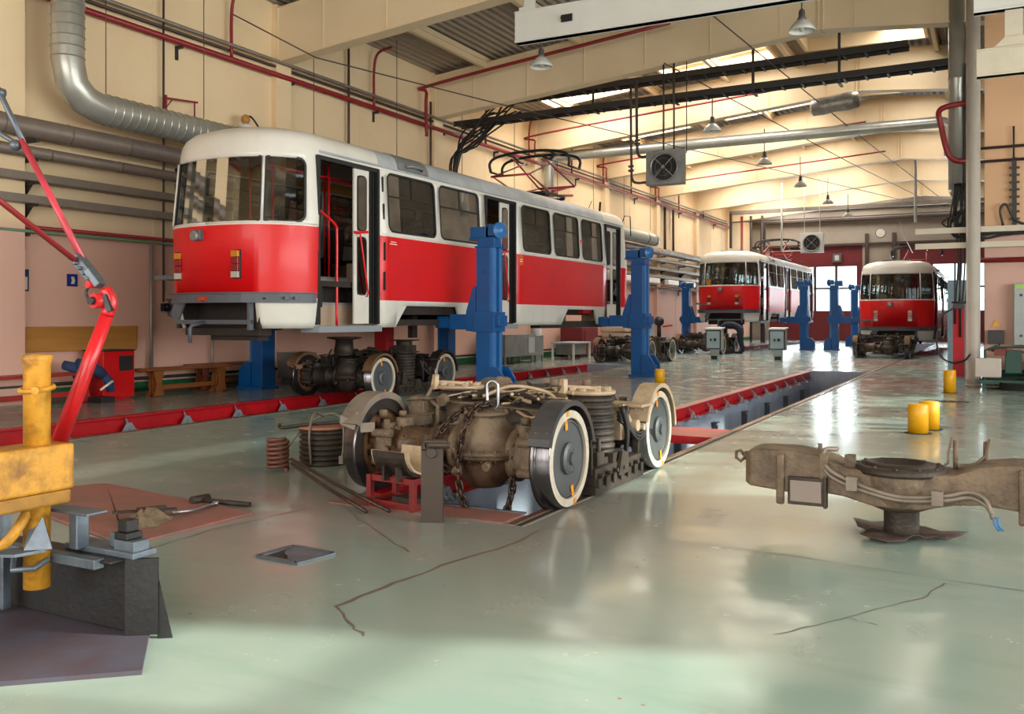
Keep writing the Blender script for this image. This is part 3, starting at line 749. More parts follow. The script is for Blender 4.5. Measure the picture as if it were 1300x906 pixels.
    for sgn in (1, -1):
        pts = [S(t, .42, sgn, .025) for t in ts]; 
        g.sweep_rect(pts, .13, .05, 0, side=(0, 0, 1)); g.sweep_rect([p+V((0, 0, .07)) for p in [S(t, .42, sgn, .05) for t in ts]], .012, .07, 0, side=(0, 0, 1))
    g.cyl((1.06, .5, .42), (1.14, .46, .42), .022, n=8); g.cyl((1.13, .62, .42), (1.21, .58, .42), .022, n=8)
    g.build('bumper', M['frame'], r)
    g = MB(); g.box(-.1, .06, .06, .2, .38, .44); g.cyl((-.02, .03, .41), (-.02, .15, .41), .035, n=8); g.build('coupler_pin', mat('coupler_'+label[:3]+str(len(bpy.data.materials)), 'a8392c', .5), r)
    g = MB(); g.box(-.82, -.76, .35, .7, -.0, .4); g.box(.7, .76, .35, .7, .0, .4); g.box(-.82, .76, .7, .72, .0, .42); g.box(-1.0, .9, .3, 1.2, .4, .42); g.box(-.7, .7, .4, .65, -.1, .0); g.box(-.3, .6, .5, .7, -.17, -.1)
    g.build('nose_recess', M['dark'], r)
    g = MB(); g.box(-.7, .7, .24, .29, .06, .12); g.box(.66, .7, .22, .3, -.02, .38); g.prism([(-.7, .24, .06), (-.52, .24, .4), (-.74, .24, .4), (-.82, .24, .2)], (0, .03, 0))
    g.tube([(-.15, .27, .09), (-.2, .05, .04), (-.2, .02, -.0), (-.2, .02, -.2)], .028, 8)
    g.build('nose_frame', M['frame'], r)
    g = MB()
    for x in (-.75, .72): g.box(x-.06, x+.06, .8, 13.3, .22, .6)
    for y in (1.2, 2.4, 3.2, 5.2, 6.8, 9.0, 11.6, 12.8): g.box(-1.1, 1.1, y-.06, y+.06, .3, .62)
    g.box(-1.1, 1.12, .7, 13.4, .6, .68)
    g.box(-1.0, .95, 5.6, 9.0, .04, .5); g.box(-.9, 1.14, 3.1, 4.9, .2, .34); g.box(-1.1, 1.12, 3.0, 5.0, .02, .12); g.box(-.9, 1.0, 9.4, 11.2, .25, .5); g.box(.9, 1.13, 8.3, 13.4, -.07, .08); g.box(.3, .7, 3.4, 3.6, .0, .6); g.box(.5, .6, 4.3, 4.45, -.2, .3)
    g.build('underframe', M['dark'], r)
    for ya, yb in ((4.55, 4.95), (10.6, 11.15)): g = MB(); g.box(.75, 1.12, ya, yb, .25, .42); g.build('jacking_pad', M['beamred'], r)
    # lamps on the front
    for x in (-.62, .5):
        g = MB(); y = plan(abs(x))[1]+.02
        for k, mm in enumerate((0, 1, 1, 2)): g.box(x-.065, x+.065, y-.05, y+.03, .98-.095*k, 1.065-.095*k, mm)
        g.box(x-.075, x+.075, y-.02, y+.03, .68, 1.08, 3)
        g.build('signal_lamp', [M['amber'], M['redlens'], M['whitelens'], M['black']], r, .004)
    g = MB(); g.box(-.23, -.05, .05, .15, 1.22, 1.36, 0); g.lathe([(.075, 0), (.075, .04), (.05, .05)], (-.14, .06, 1.28), (0, -1, 0), 16, 1); g.build('headlamp', [M['frame'], M['fanbody']], r, .01)
    # roof gear
    g = MB(); g.box(-.55, .35, 1.7, 2.6, 2.84, 2.95); g.build('roof_box', M['frame'], r, .01)
    for y in (3.0,):
        for sgn in (1, -1):
            g = MB()
            for k in range(1):
                zz = [2.52, 2.60, 2.69, 2.77, 2.81]; 
            n_2 = [S(T0+y, z, sgn, .035) for z in zz]; n_3 = [S(T0+y+.85, z, sgn, .035) for z in zz]
            g.add(n_2+n_3, [(q, q+1, q+6, q+5) for q in range(4)], 0, True)
            n_4 = [S(T0+y, z, sgn, -.01) for z in zz]; n_5 = [S(T0+y+.85, z, sgn, -.01) for z in zz]
            g.add(n_2+n_4, [(q, q+1, q+6, q+5) for q in range(4)]); g.add(n_3+n_5, [(q, q+1, q+6, q+5) for q in range(4)])
            g.tube([S(T0+y+.2, 2.58, sgn, .04), S(T0+y+.25, 2.6, sgn, .09), S(T0+y+.6, 2.6, sgn, .09), S(T0+y+.65, 2.58, sgn, .04)], .025, 8)
            g.build('roof_vent_cover', M['fanbody'], r)
    # pantograph folded down
    p = MB(); cy = 10.3; zr = 2.9
    for y in (cy-.5, cy+.5):
        p.bar((-.55, y, zr+.08), (.55, y, zr+.08), .06, .05)
        for x in (-.45, .45): p.cyl((x, y, zr-.04), (x, y, zr+.08), .045, n=8)
    for x in (-.5, .5): p.bar((x, cy-.6, zr+.13), (x, cy+.6, zr+.13), .05, .05)
    for y in (cy-.15, cy, cy+.15): p.cyl((-.3, y, zr+.18), (.3, y, zr+.18), .035, n=8)
    pg = p.build('pantograph_base', M['black'], r)
    p = MB()
    for x in (-.42, .42):
        p.tube([(x, cy+.1, zr+.22), (x*1.15, cy+1.25, zr+.48), (x*.9, cy-.35, zr+.98)], [.038, .026, .02], 8)
        p.tube([(x, cy-.1, zr+.2), (x*1.1, cy-1.2, zr+.45), (x*.9, cy+.35, zr+.98)], [.034, .024, .018], 8)
    p.tube([(-.48, cy+1.25, zr+.48), (.48, cy+1.25, zr+.48)], .03, 8); p.tube([(-.5, cy-1.2, zr+.45), (.5, cy-1.2, zr+.45)], .024, 8)
    p.bar((-.45, cy+.3, zr+.2), (.45, cy+1.2, zr+.25), .06, .05); p.bar((-.45, cy+1.2, zr+.25), (.45, cy+.3, zr+.2), .05, .04)
    p.build('pantograph_arm', mat('pantograph_red_%d' % len(bpy.data.materials), 'a82a30', .4, dirt='c25a52', amt=.6, scale=6), r)
    p = MB()
    for dy in (-.32, .32):
        q = [(-1.02, cy+dy*.9, zr+.72), (-1.03, cy+dy, zr+.92), (-.86, cy+dy, zr+1.05), (-.4, cy+dy, zr+1.12), (0, cy+dy, zr+1.13), (.4, cy+dy, zr+1.12), (.86, cy+dy, zr+1.05), (1.03, cy+dy, zr+.92), (1.02, cy+dy*.9, zr+.72)]
        p.tube(smooth_path(q, 4), .034, 8)
    for x in (-1.02, 1.02): p.tube([(x, cy-.3, zr+.72), (x, cy+.3, zr+.72)], .024, 6)
    for x in (-.55, .55): p.tube([(x, cy-.32, zr+1.08), (x, cy+.32, zr+1.08)], .02, 6); p.tube([(x, cy, zr+1.08), (x*.75, cy, zr+.96)], .03, 6); p.tube([(x*.75, cy-.4, zr+.96), (x*.75, cy+.4, zr+.96)], .024, 6)
    p.build('pantograph_head', M['black'], r)
    g = MB(); g.tube([(1.0, 13.25, 2.45), (1.1, 13.35, 2.8), (1.12, 13.7, 2.82), (1.12, 13.75, 2.3)], .012, 6); g.tube([(.7, 12.6, 2.8), (.72, 12.62, 3.1)], .03, 8); g.tube([(.5, 12.3, 2.85), (.62, 12.3, 3.1)], .008, 6)
    g.build('roof_bracket', M['black'], r)
    # vent slots beside the first door, door sensors
    g = MB()
    for z in (2.2, 1.78, 1.18, .72):
        pts = [(1.252 if z < 1.5 else 1.248-.05*(z-1.5)/.9, 2.56+.025*math.cos(a), z+(.12 if math.sin(a) > 0 else -.12)+.025*math.sin(a)) for a in [2*PI*k/12 for k in range(12)]]
        g.prism(pts, (.008, 0, 0))
    g.build('vent_slot', M['black'], r)
    g = MB(); g.cyl((1.2, 10.2, 1.9), (1.26, 10.2, 1.9), .035, n=10); g.build('side_marker', M['sticker'], r)
    return r
tram1 = make_tram('large red and white tram raised on blue jacks in the foreground, nearest of the three')
st = MB(); st.box(1.253, 1.256, 2.66, 2.92, 1.16, 1.4); s_ = st.build('sticker', M['red'], tram1)
st = MB(); st.box(1.257, 1.259, 2.72, 2.86, 1.335, 1.345); st.box(1.257, 1.259, 2.69, 2.89, 1.3, 1.312); st.build('sticker_line', M['text'], s_)
st = MB(); st.box(1.253, 1.256, 7.1, 7.27, 1.2, 1.41); s_ = st.build('sticker', M['sticker'], tram1)
st = MB(); st.box(1.257, 1.259, 7.13, 7.24, 1.31, 1.325); st.box(1.257, 1.259, 7.12, 7.25, 1.27, 1.285); st.build('sticker_line', M['text'], s_)
tram2 = copy_tree(tram1); tram2['label'] = 'raised tram further back on the left with a yellow sign in its windscreen'
for ch in [c for c in COL.objects if c.parent == tram2 and c.name.startswith('sticker')]:
    for c in [x for x in COL.objects if x.parent == ch]: bpy.data.objects.remove(c)
    bpy.data.objects.remove(ch)
tram3 = copy_tree(tram2); tram3['label'] = 'tram standing low on the right-hand track behind a loose bogie, seen almost head-on'
tram1.location = (-9.66, 9.12, 1.17)
tram2.location = (-9.6, 36.05, 1.17)
tram3.location = (-3.2, 34.75, .52)
s = MB(); s.box(-.72, -.54, .2, .205, 1.5, 1.7); ys_ = s.build('warning_sign', M['amber'], tram2); text_mesh('!', .16, Matrix.Translation((-.63, .196, 1.6)) @ Matrix.Rotation(PI/2, 4, 'X'), M['black'], ys_)
s = MB(); s.box(-.55, -.3, .34, .36, 1.5, 1.64); s.build('paper_sign', M['whitelens'], tram3)
s = MB(); s.lathe([(.02, 0), (.05, .02), (.05, .2), (.018, .26), (.018, .29)], (0, 0, 0), (1, 0, 0), 12)
tag(s.build('plastic_bottle', mat('bottle_blue', '5d9ed0', .2), loc=(-9.45, 9.62, 2.645)), 'blue plastic bottle lying behind the windscreen of the near tram', 'bottle')
# ------------------------------------------------------------ bogie
def wheel_parts(r, sx, y, detail=True):
    # sx = +1 right, -1 left; outer face at |x| = .85, tread .72-.85
    R = .345; z = R
    m = MB(); ax = (sx, 0, 0)
    m.lathe([(.285, -.135), (R+.022, -.135), (R+.025, -.12), (R+.012, -.1), (R, -.09), (R-.004, -.008), (R-.012, 0), (R-.014, .0)], (sx*.85, y, z), ax, 40, 0, True, False)
    m.lathe([(R-.014, 0), (.278, .001), (.278, -.02)], (sx*.85, y, z), ax, 40, 1, False, False)
    m.lathe([(R+.02, -.135), (.27, -.137), (.27, -.1)], (sx*.85, y, z), ax, 40, 0, False, False)
    t = m.build('wheel_tyre', [M['tread'], M['rimwhite']], r)
    m = MB(); m.lathe([(.28, -.03), (.268, -.03), (.264, -.012), (.25, -.008), (.245, -.018), (.11, -.024), (.11, .0), (.085, .012), (.045, .012), (.045, .03), (.0, .03)], (sx*.85, y, z), ax, 32, 0, False, False)
    for k in range(6):
        a = 2*PI*k/6; m.cyl((sx*.845, y+.068*math.cos(a), z+.068*math.sin(a)), (sx*.868, y+.068*math.cos(a), z+.068*math.sin(a)), .01, n=6)
    d = m.build('wheel_disc', M['disc'], t)
    m = MB()
    m.lathe([(.285, -.12), (.25, -.09), (.24, -.12), (.2, -.12), (.19, -.08), (.13, -.07), (.12, -.16), (.09, -.17)], (sx*.85, y, z), ax, 32, 0, False, False)
    for k in range(10):
        a = 2*PI*k/10; c, s = math.cos(a), math.sin(a)
        m.bar((sx*.74, y+.12*c, z+.12*s), (sx*.74, y+.24*c, z+.24*s), .03, .04)
    m.build('wheel_inner_disc', M['rust'], t)
    m = MB()
    for a0, (ra, rb) in ((100, (.2, .27)), (285, (.2, .28)), (284, (.296, .33)), (98, (.296, .33))):
        a = math.radians(a0); c, s = math.cos(a), math.sin(a); p = V((sx*(.838 if rb < .29 else .8525), y, z)); h = V((0, c, s)); g = V((0, -s, c))*.019
        m.prism([p+h*ra-g, p+h*rb-g, p+h*rb+g, p+h*ra+g], (sx*.003, 0, 0))
    m.build('paint_mark', M['orange'], t)
    return t
def fender(r, sx, y, a0, a1, mm, rad=.395):
    m = MB(); pts = arcpts((y, .345), rad, a0, a1, 22, 'yz', sx*.79)
    m.sweep_rect(pts, .165, .012, 0, side=(1, 0, 0))
    for k in (0, len(pts)-1):
        p = V(pts[k]); 
    pts2 = arcpts((y, .345), rad-.022, a0, a1, 22, 'yz', sx*(.79-.078)); m.sweep_rect(pts2, .01, .045, 0, side=(1, 0, 0))
    pts2 = arcpts((y, .345), rad-.016, a0, a1, 22, 'yz', sx*(.79+.08)); m.sweep_rect(pts2, .008, .03, 0, side=(1, 0, 0))
    for k in (2, 20): p = V(pts[k]); m.sph((p.x+sx*.04, p.y, p.z), .012, 8, 5); m.sph((p.x-sx*.04, p.y, p.z), .012, 8, 5)
    return m.build('fender', mm, r)
def axle(r, y, f):
    # f = +1: gearbox bulges toward -y (outer end); x from -.7 to .7
    z = .345; m = MB()
    m.lathe([(.10, -.72), (.13, -.70), (.13, -.64), (.19, -.63), (.19, -.6), (.155, -.58), (.15, -.5), (.165, -.49), (.165, -.46), (.15, -.44), (.145, -.24), (.17, -.23), (.17, -.2), (.11, -.17), (.10, -.06), (.14, -.04), (.14, .06)], (0, y, z), (1, 0, 0), 26)
    for h, rr in ((-.615, .17), (-.475, .15), (-.215, .155)):
        for k in range(10): a = 2*PI*k/10; m.cyl((h-.03, y+rr*math.cos(a), z+rr*math.sin(a)), (h+.03, y+rr*math.cos(a), z+rr*math.sin(a)), .012, n=6)
    # ribs and bracket lugs on the left drum
    for a in (20, 70, 120, 200, 250, 300): a = math.radians(a); m.bar((-.6, y+.165*math.cos(a), z+.165*math.sin(a)), (-.5, y+.165*math.cos(a), z+.165*math.sin(a)), .02, .03)
    m.build('axle_housing', M['brown'], r)
    m = MB(); m.lathe([(.14, .36), (.19, .44), (.19, .475), (.155, .485), (.15, .56), (.17, .57), (.17, .6), (.15, .61), (.15, .66), (.09, .72)], (0, y, z), (1, 0, 0), 26)
    for h, rr in ((.458, .172), (.585, .158)):
        for k in range(12): a = 2*PI*k/12; m.cyl((h-.028, y+rr*math.cos(a), z+rr*math.sin(a)), (h+.028, y+rr*math.cos(a), z+rr*math.sin(a)), .011, n=6)
    m.build('axle_tube', M['dusty'], r)
    for x in (-.62, .6):   # wheel-end carrier castings with lugs
        m = MB()
        m.box(x-.04, x+.06, y-.12, y+.12, z+.1, z+.18); m.box(x-.04, x+.07, y-.19, y-.15, z-.1, z+.12); m.box(x-.03, x+.05, y+.14, y+.18, z-.1, z+.12)
        for (dy, dz) in ((-.19, .11), (-.19, -.1), (.17, .1)): m.cyl((x-.06, y+dy, z+dz), (x+.11, y+dy, z+dz), .032, n=12)
        m.cyl((x-.07, y-.05, z+.22), (x-.07, y-.05, z+.27), .035, n=10); m.cyl((x+.05, y+.04, z+.22), (x+.05, y+.04, z+.26), .03, n=10)
        m.bar((x, y-.1, z+.2), (x+.1, y-.22, z+.02), .05, .03)
        m.build('axle_carrier', M['dusty'], r, .008)
    # gearbox: domed upper casing, flanged joint, bowl below
    gy = y-f*.1; gx = .24; m = MB()
    m.lathe([(.05, -.215), (.12, -.2), (.18, -.13), (.21, -.04), (.215, .0), (.25, .005), (.25, .03), (.21, .035)], (gx, gy, z-.02), (0, 0, 1), 26)
    m.build('gearbox_bowl', M['brown'], r)
    m = MB(); m.lathe([(.25, .032), (.25, .055), (.205, .06), (.205, .14), (.185, .22), (.145, .27), (.14, .3), (.16, .302), (.16, .322), (.1, .33), (.05, .34)], (gx, gy, z-.02), (0, 0, 1), 26)
    for k in range(16): a = 2*PI*k/16; m.cyl((gx+.232*math.cos(a), gy+.232*math.sin(a), z-.03), (gx+.232*math.cos(a), gy+.232*math.sin(a), z+.055), .012, n=6)
    for k in range(8): a = 2*PI*k/8; m.cyl((gx+.145*math.cos(a), gy+.145*math.sin(a), z+.27), (gx+.145*math.cos(a), gy+.145*math.sin(a), z+.315), .01, n=6)
    m.cyl((gx-.08, gy-f*.22, z-.06), (gx-.08, gy-f*.29, z-.09), .03, n=8); m.cyl((gx+.14, gy-f*.2, z-.03), (gx+.14, gy-f*.26, z-.05), .03, n=8)
    m.lathe([(.16, 0), (.19, .03), (.19, .06), (.13, .09)], (gx-.27, gy+f*.05, z+.02), (1, 0, 0), 20)
    m.cyl((gx, gy, z+.02), (gx, gy+f*.42, z+.06), .14, .1, 18)
    m.build('gearbox', M['dusty'], r)

def make_bogie(label, cleancol=True):
    r = thing('tram_bogie', label, 'bogie')
    for sx in (-1, 1):
        for y in (-.95, .95): wheel_parts(r, sx, y)
    fender(r, -1, -.95, 152, 8, M['fender']); fender(r, 1, -.95, 162, 12, M['fender2']); fender(r, -1, .95, 170, 15, M['fender']); fender(r, 1, .95, 165, 0, M['cream'])
    axle(r, -.95, 1); axle(r, .95, -1)
    # cast brake/fender bracket at the near left wheel
    m = MB(); m.sweep_rect([(-.86, -1.3, .56), (-.72, -1.25, .5), (-.66, -1.15, .5)], .07, .012, 0, side=(0, 0, 1)); m.build('fender_bracket', M['fender'], r)
    # longitudinal frame beams, cranked, with cross transoms
    for x in (-.52, .5):
        m = MB(); pts = [(x, -.98, .5), (x, -.85, .52), (x, -.5, .52), (x, -.3, .46), (x, .3, .46), (x, .5, .52), (x, .85, .52), (x, .98, .5)]
        m.sweep_rect(pts, .08, .08, 0, side=(1, 0, 0)); m.sweep_rect([V(p)+V((0, 0, .045)) for p in pts], .12, .01, 0, side=(1, 0, 0))
        for y in (-.95, .95): m.cyl((x, y, .46), (x, y, .56), .07, n=14)
        m.build('side_frame', M['dusty'], r, .006)
    for y, f in ((-.46, 1), (.46, -1)):
        m = MB()
        poly = [(-.62, y, .36), (-.5, y, .4), (-.12, y, .4), (-.04, y, .49), (.1, y, .53), (.24, y, .49), (.32, y, .4), (.58, y, .38), (.6, y, .56), (.45, y, .6), (-.2, y, .64), (-.58, y, .64), (-.62, y, .6)]
        m.prism(poly, (0, .02, 0)); m.prism([(-.62, y-.03, .635), (-.2, y-.03, .635), (.45, y-.03, .598), (.6, y-.03, .56), (.6, y-.03, .57), (.45, y-.03, .608), (-.2, y-.03, .647), (-.62, y-.03, .647)], (0, .1, 0), 0)
        m.cyl((-.48, y-.006, .58), (-.48, y, .58), .025, n=14, mi=1); m.sph((.08, y, .575), .05, 12, 8)
        m.box(-.64, -.6, y-.1, y+.1, .4, .66)
        m.build('cross_frame', [M['dusty'], M['rubber']], r, .004)
    # traction motors lying lengthwise
    for x, y in ((-.15, .22), (.2, -.22)):
        m = MB(); m.lathe([(.08, -.3), (.17, -.28), (.18, -.1), (.165, -.09), (.165, .1), (.18, .11), (.18, .24), (.12, .3)], (x, y, .44), (0, 1, 0), 22)
        for k in range(8): a = 2*PI*k/8; m.bar((x+.17*math.cos(a), y-.08, .44+.17*math.sin(a)), (x+.17*math.cos(a), y+.1, .44+.17*math.sin(a)), .03, .02)
        m.box(x-.08, x+.08, y-.06, y+.1, .58, .66)
        m.build('traction_motor', M['grime'], r)
    # rubber spring stacks with spider plates
    for x in (-.6, .6):
        m = MB(); prof = []; h = .0
        for k in range(9): prof += [(.185, h), (.192, h+.008), (.192, h+.03), (.17, h+.036), (.168, h+.05)]; h += .052
        m.lathe(prof+[(.05, h)], (x, 0, .24), (0, 0, 1), 28); m.box(x-.2, x+.2, -.2, .2, .2, .245)
        sp = m.build('spring_stack', M['grime'], r)
        m = MB(); z = .71; m.lathe([(.19, 0), (.2, .012), (.2, .03), (.1, .035)], (x, 0, z), (0, 0, 1), 24)
        for k in range(8): a = 2*PI*k/8; m.box(x+.15*math.cos(a)-.02, x+.15*math.cos(a)+.02, .15*math.sin(a)-.02, .15*math.sin(a)+.02, z+.03, z+.055)
        m.bar((x-.2, -.1, z+.06), (x+.05, .05, z+.045), .05, .025); m.prism([(x-.22, -.14, z), (x-.15, -.18, z), (x-.17, -.14, z+.12), (x-.22, -.1, z+.12)], (.02, .03, 0))
        m.build('spring_cap', M['cream'], sp, .003)
    # rail brakes between the wheels
    for sx in (-1, 1):
        x = sx*.8; m = MB(); m.box(x-.07, x+.06, -.52, .5, .012, .07); m.box(x-.05, x+.05, -.5, .48, .07, .2)
        for k in range(7): m.box(x-.075, x+.075, -.46+.15*k-.03, -.46+.15*k+.03, .06, .13); m.cyl((x+sx*.05, -.44+.15*k, .15), (x+sx*.09, -.44+.15*k, .15), .016, n=8)
        m.box(x-.09, x+.04, -.12, .12, .18, .27); m.bar((x, -.5, .16), (x, -.5, .36), .03, .05); m.bar((x, .48, .16), (x-.0, .5, .36), .03, .05)
        m.box(x-.1, x+.0, -.34, -.2, .18, .3); m.cyl((x-.02, -.27, .2), (x-.02, -.27, .4), .018, n=8); m.tube([(x-.05, -.4, .25), (x-.05, -.44, .42), (x-.05, -.36, .42), (x-.05, -.36, .25)], .012, 6)
        m.prism([(x+sx*.05, -.1, .1), (x+sx*.05, .12, .1), (x+sx*.05, .1, .26), (x+sx*.05, -.02, .28)], (sx*.03, 0, 0))
        m.build('rail_brake', M['grime'], r, .005)
    # brake actuator and cable box behind the spring, caked in pale dust
    for sx in (-1, 1):
        m = MB(); x = sx*.62; m.box(x-.1, x+.24*sx+.02, .42, .72, .575, .6); m.box(x-.06, x+.08, .4, .66, .3, .58)
        m.bar((x+sx*.1, .35, .6), (x+sx*.14, .55, .36), .05, .04); m.bar((x+sx*.17, .72, .58), (x+sx*.12, .5, .36), .04, .03); m.cyl((x+sx*.1, .5, .42), (x+sx*.2, .5, .42), .05, n=12); m.sph((x+sx*.15, .62, .5), .035); m.cyl((x+sx*.12, .6, .4), (x+sx*.22, .6, .4), .03, n=10)
        m.build('brake_actuator', M['cream'], r, .006)
        m = MB()
        for k in range(3): m.tube(smooth_path([(x+sx*.1, .28, .55-.03*k), (x+sx*.16, .36, .42), (x+sx*.2, .5, .3+.03*k), (x+sx*.2, .7, .36), (x+sx*.2, .9, .34-.04*k)], 4), .014, 6)
        for k in range(2): m.tube(smooth_path([(x+sx*.17, .2+.08*k, .6), (x+sx*.19, .26, .4), (x+sx*.16, .3, .2)], 4), .02, 6)
        m.build('cable', M['cable'], r)
    # hoses and conduits lying over the frame
    random.seed(11)
    m = MB()
    for k in range(40):
        x0 = random.uniform(-.45, .35); y0 = random.uniform(-.4, .5); pts = []
        for q in range(5): pts.append((x0+random.uniform(-.14, .14)+q*.05, y0+random.uniform(-.1, .1)+(q-2)*.1*random.choice((-1, 1)), .66+random.uniform(0, .07)))
        m.tube(smooth_path(pts, 4), random.choice((.007, .01, .014)), 6, random.choice((0, 0, 1)))
    m.tube(smooth_path([(-.1, -.5, .7), (.1, -.4, .78), (.35, -.3, .74), (.55, -.45, .66)], 5), .013, 8, 1); m.tube(smooth_path([(.2, -.5, .6), (.35, -.55, .56), (.5, -.5, .62), (.55, -.35, .7)], 5), .012, 8, 1)
    m.build('hose', [M['grime'], M['cream']], r)
    m = MB(); m.box(-.66, -.52, -.7, -.56, .44, .66); m.tube([(-.66, -.72, .67), (-.5, -.74, .69), (-.48, -.56, .67), (-.68, -.54, .68)], .013, 6, closed=True); m.tube([(-.5, -.62, .42), (-.44, -.62, .5), (-.44, -.62, .62), (-.5, -.62, .66)], .02, 6); m.cyl((-.4, -.64, .66), (-.4, -.58, .68), .045, n=12); m.cyl((-.56, -.62, .66), (-.52, -.56, .78), .014, n=8)
    m.cyl((-.3, -.72, .5), (.0, -.62, .52), .018, n=8)
    m.build('linkage', M['dusty'], r, .005)
    for x, y in ((-.5, .6), (.3, .62), (.0, .6), (.4, -.1)): m = MB(); m.box(x-.07, x+.07, y-.08, y+.08, .6, .72); m.cyl((x, y, .72), (x, y, .78), .04, n=10); m.build('terminal_box', M['dusty'], r, .005)
    m = MB()
    m.prism([(-.6, .3, .62), (-.36, .34, .6), (-.34, .4, .78), (-.44, .36, .8), (-.5, .34, .72), (-.62, .3, .72)], (.0, .03, .0))
    m.build('lug_plate', M['dusty'], r, .005)
    return r
bog1 = make_bogie('dismantled tram bogie with chained gearbox standing over the pit in the centre foreground')
bog1.location = (-3.455, 6.74, 0)
G_ = 'tram bogies standing on the tracks'
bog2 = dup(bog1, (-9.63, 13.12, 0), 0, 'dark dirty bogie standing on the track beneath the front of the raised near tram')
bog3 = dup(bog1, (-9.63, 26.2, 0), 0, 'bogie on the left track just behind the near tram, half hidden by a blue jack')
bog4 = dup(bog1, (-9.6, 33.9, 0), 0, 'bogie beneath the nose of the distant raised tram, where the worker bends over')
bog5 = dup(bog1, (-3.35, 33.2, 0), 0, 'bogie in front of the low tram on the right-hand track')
# the working centre castings of bog2 in the photo carry a pedestal
m = MB(); m.lathe([(.3, 0), (.3, .02), (.16, .03), (.14, .3), (.2, .32), (.2, .34)][::-1] and [(.2, .0), (.17, .02), (.15, .26), (.3, .29), (.3, .31)], (-.3, -.5, .68), (0, 0, 1), 18)
m.build('pivot_post', M['grime'], bog2)
m = MB(); m.box(.45, .75, -.15, .15, .7, .85); m.lathe([(.14, 0), (.14, .12), (.27, .13), (.27, .14)], (.6, 0, .8), (0, 0, 1), 16); m.build('pivot_post', M['dusty'], bog2, .01)
# these travelled bogies are dirtier than the foreground one
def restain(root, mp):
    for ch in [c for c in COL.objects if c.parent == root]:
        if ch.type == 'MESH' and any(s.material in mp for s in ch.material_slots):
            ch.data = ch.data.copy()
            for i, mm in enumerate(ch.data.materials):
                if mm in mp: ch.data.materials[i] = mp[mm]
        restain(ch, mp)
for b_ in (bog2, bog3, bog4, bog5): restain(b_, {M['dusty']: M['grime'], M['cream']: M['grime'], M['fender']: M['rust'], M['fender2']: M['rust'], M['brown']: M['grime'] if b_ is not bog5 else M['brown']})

# ------------------------------------------------------------ chain, shackle, and loose parts round the near bogie
def chain(pts, name, label, ll=.078, wr=.0105, extra=None):
    P = smooth_path(pts, 10); L = [0]
    for i in range(1, len(P)): L.append(L[-1]+(P[i]-P[i-1]).length)
    def at(s):
        for i in range(len(P)-1):
            if s <= L[i+1]: return P[i]+(P[i+1]-P[i])*((s-L[i])/max(1e-6, L[i+1]-L[i]))
        return P[-1]
    m = MB(); step = ll-2.4*wr; n = int(L[-1]/step)
    for k in range(n):
        c = at((k+.5)*step); d = (at((k+.5)*step+.02)-at((k+.5)*step-.02)).normalized(); u = d.cross(V((.3, .2, 1))).normalized()
        if k % 2: u = d.cross(u).normalized()
        hw = .0215; hl = ll/2-hw; ps = []
        for q in range(12):
            a = 2*PI*q/12; ps.append(c+u*(hw*math.cos(a))+d*(hw*math.sin(a)+(hl if math.sin(a) > 0 else -hl)))
        m.tube(ps, wr, 6, closed=True)
    return tag(m.build(name, M['chain']), label, 'chain')
bx, by = -3.455, 6.74
gx, gy = bx+.24, by-1.05
chain([(gx+.02, gy+.1, .70), (gx-.02, gy-.12, .68), (gx-.03, gy-.25, .56), (gx-.07, gy-.27, .34), (gx-.05, gy-.27, .12), (gx-.0, gy-.22, -.05), (gx+.06, gy-.12, -.25)], 'lifting_chain', 'dark chain hanging from the shackle down the front of the gearbox into the pit')
chain([(gx+.0, gy+.06, .705), (gx-.15, gy-.06, .66), (gx-.26, gy-.14, .54), (gx-.31, gy-.16, .42), (gx-.28, gy-.17, .28), (gx-.16, gy-.12, .2)], 'lifting_chain', 'chain slung round the left flank of the near gearbox')
chain([(gx+.22, gy+.0, .24), (gx+.25, gy-.08, .12), (gx+.22, gy-.12, -.05), (gx+.15, gy-.14, -.22)], 'lifting_chain', 'short chain end dangling into the pit behind the near right wheel')
m = MB(); c = V((gx+.02, gy+.06, .76)); hw, hl, ps = .042, .06, []
for q in range(18):
    a = 2*PI*q/18; ps.append(c+V((1, .2, 0)).normalized()*hw*math.cos(a)+V((0, 0, 1))*(hw*math.sin(a)+(hl if math.sin(a) > 0 else -hl)))
m.tube(ps, .011, 8, closed=True); tag(m.build('lifting_shackle', M['shackle']), 'bright galvanised lifting link standing up on the near gearbox chain', 'shackle')

# bearing shell halves on the red angle stand
r = thing('red_stand', 'small red angle-iron stand in front of the near left wheel', 'stand', (-3.67, 5.33, 0), math.radians(-8)); m = MB()
for x in (-.2, .2):
    for y in (-.13, .13): m.box(x-.02, x+.02, y-.02, y+.02, 0, .22)
for z in (.03, .2):
    for y in (-.13, .13): m.box(-.2, .2, y-.006, y+.006, z-.02, z+.02)
    for x in (-.2, .2): m.box(x-.006, x+.006, -.13, .13, z-.02, z+.02)
m.box(-.22, .22, -.14, .14, .0, .012); m.build('stand_frame', [mat('stand_red', '86221f', .5, dirt='5c2320', amt=.8, scale=8)], r, .002)
m = MB(); m.box(-.02, .2, -.1, .1, .012, .08); m.build('filler_block', M['grime'], r)
m = MB(); n = 14
for (ri, ro, x0, x1, mi) in ((.15, .165, -.17, .17, 0), (.165, .185, -.14, .14, 1)):
    vs = []
    for i in range(n+1):
        a = PI+PI*i/n
        for x in (x0, x1):
            for q in (ri, ro): vs.append((x, q*math.cos(a), .4+q*math.sin(a)))
    fs = []
    for i in range(n):
        k = i*4; fs += [(k, k+2, k+6, k+4), (k+1, k+5, k+7, k+3), (k, k+4, k+5, k+1), (k+2, k+3, k+7, k+6)]
    fs += [(0, 1, 3, 2), (n*4, n*4+2, n*4+3, n*4+1)]
    m.add(vs, fs, mi, False)
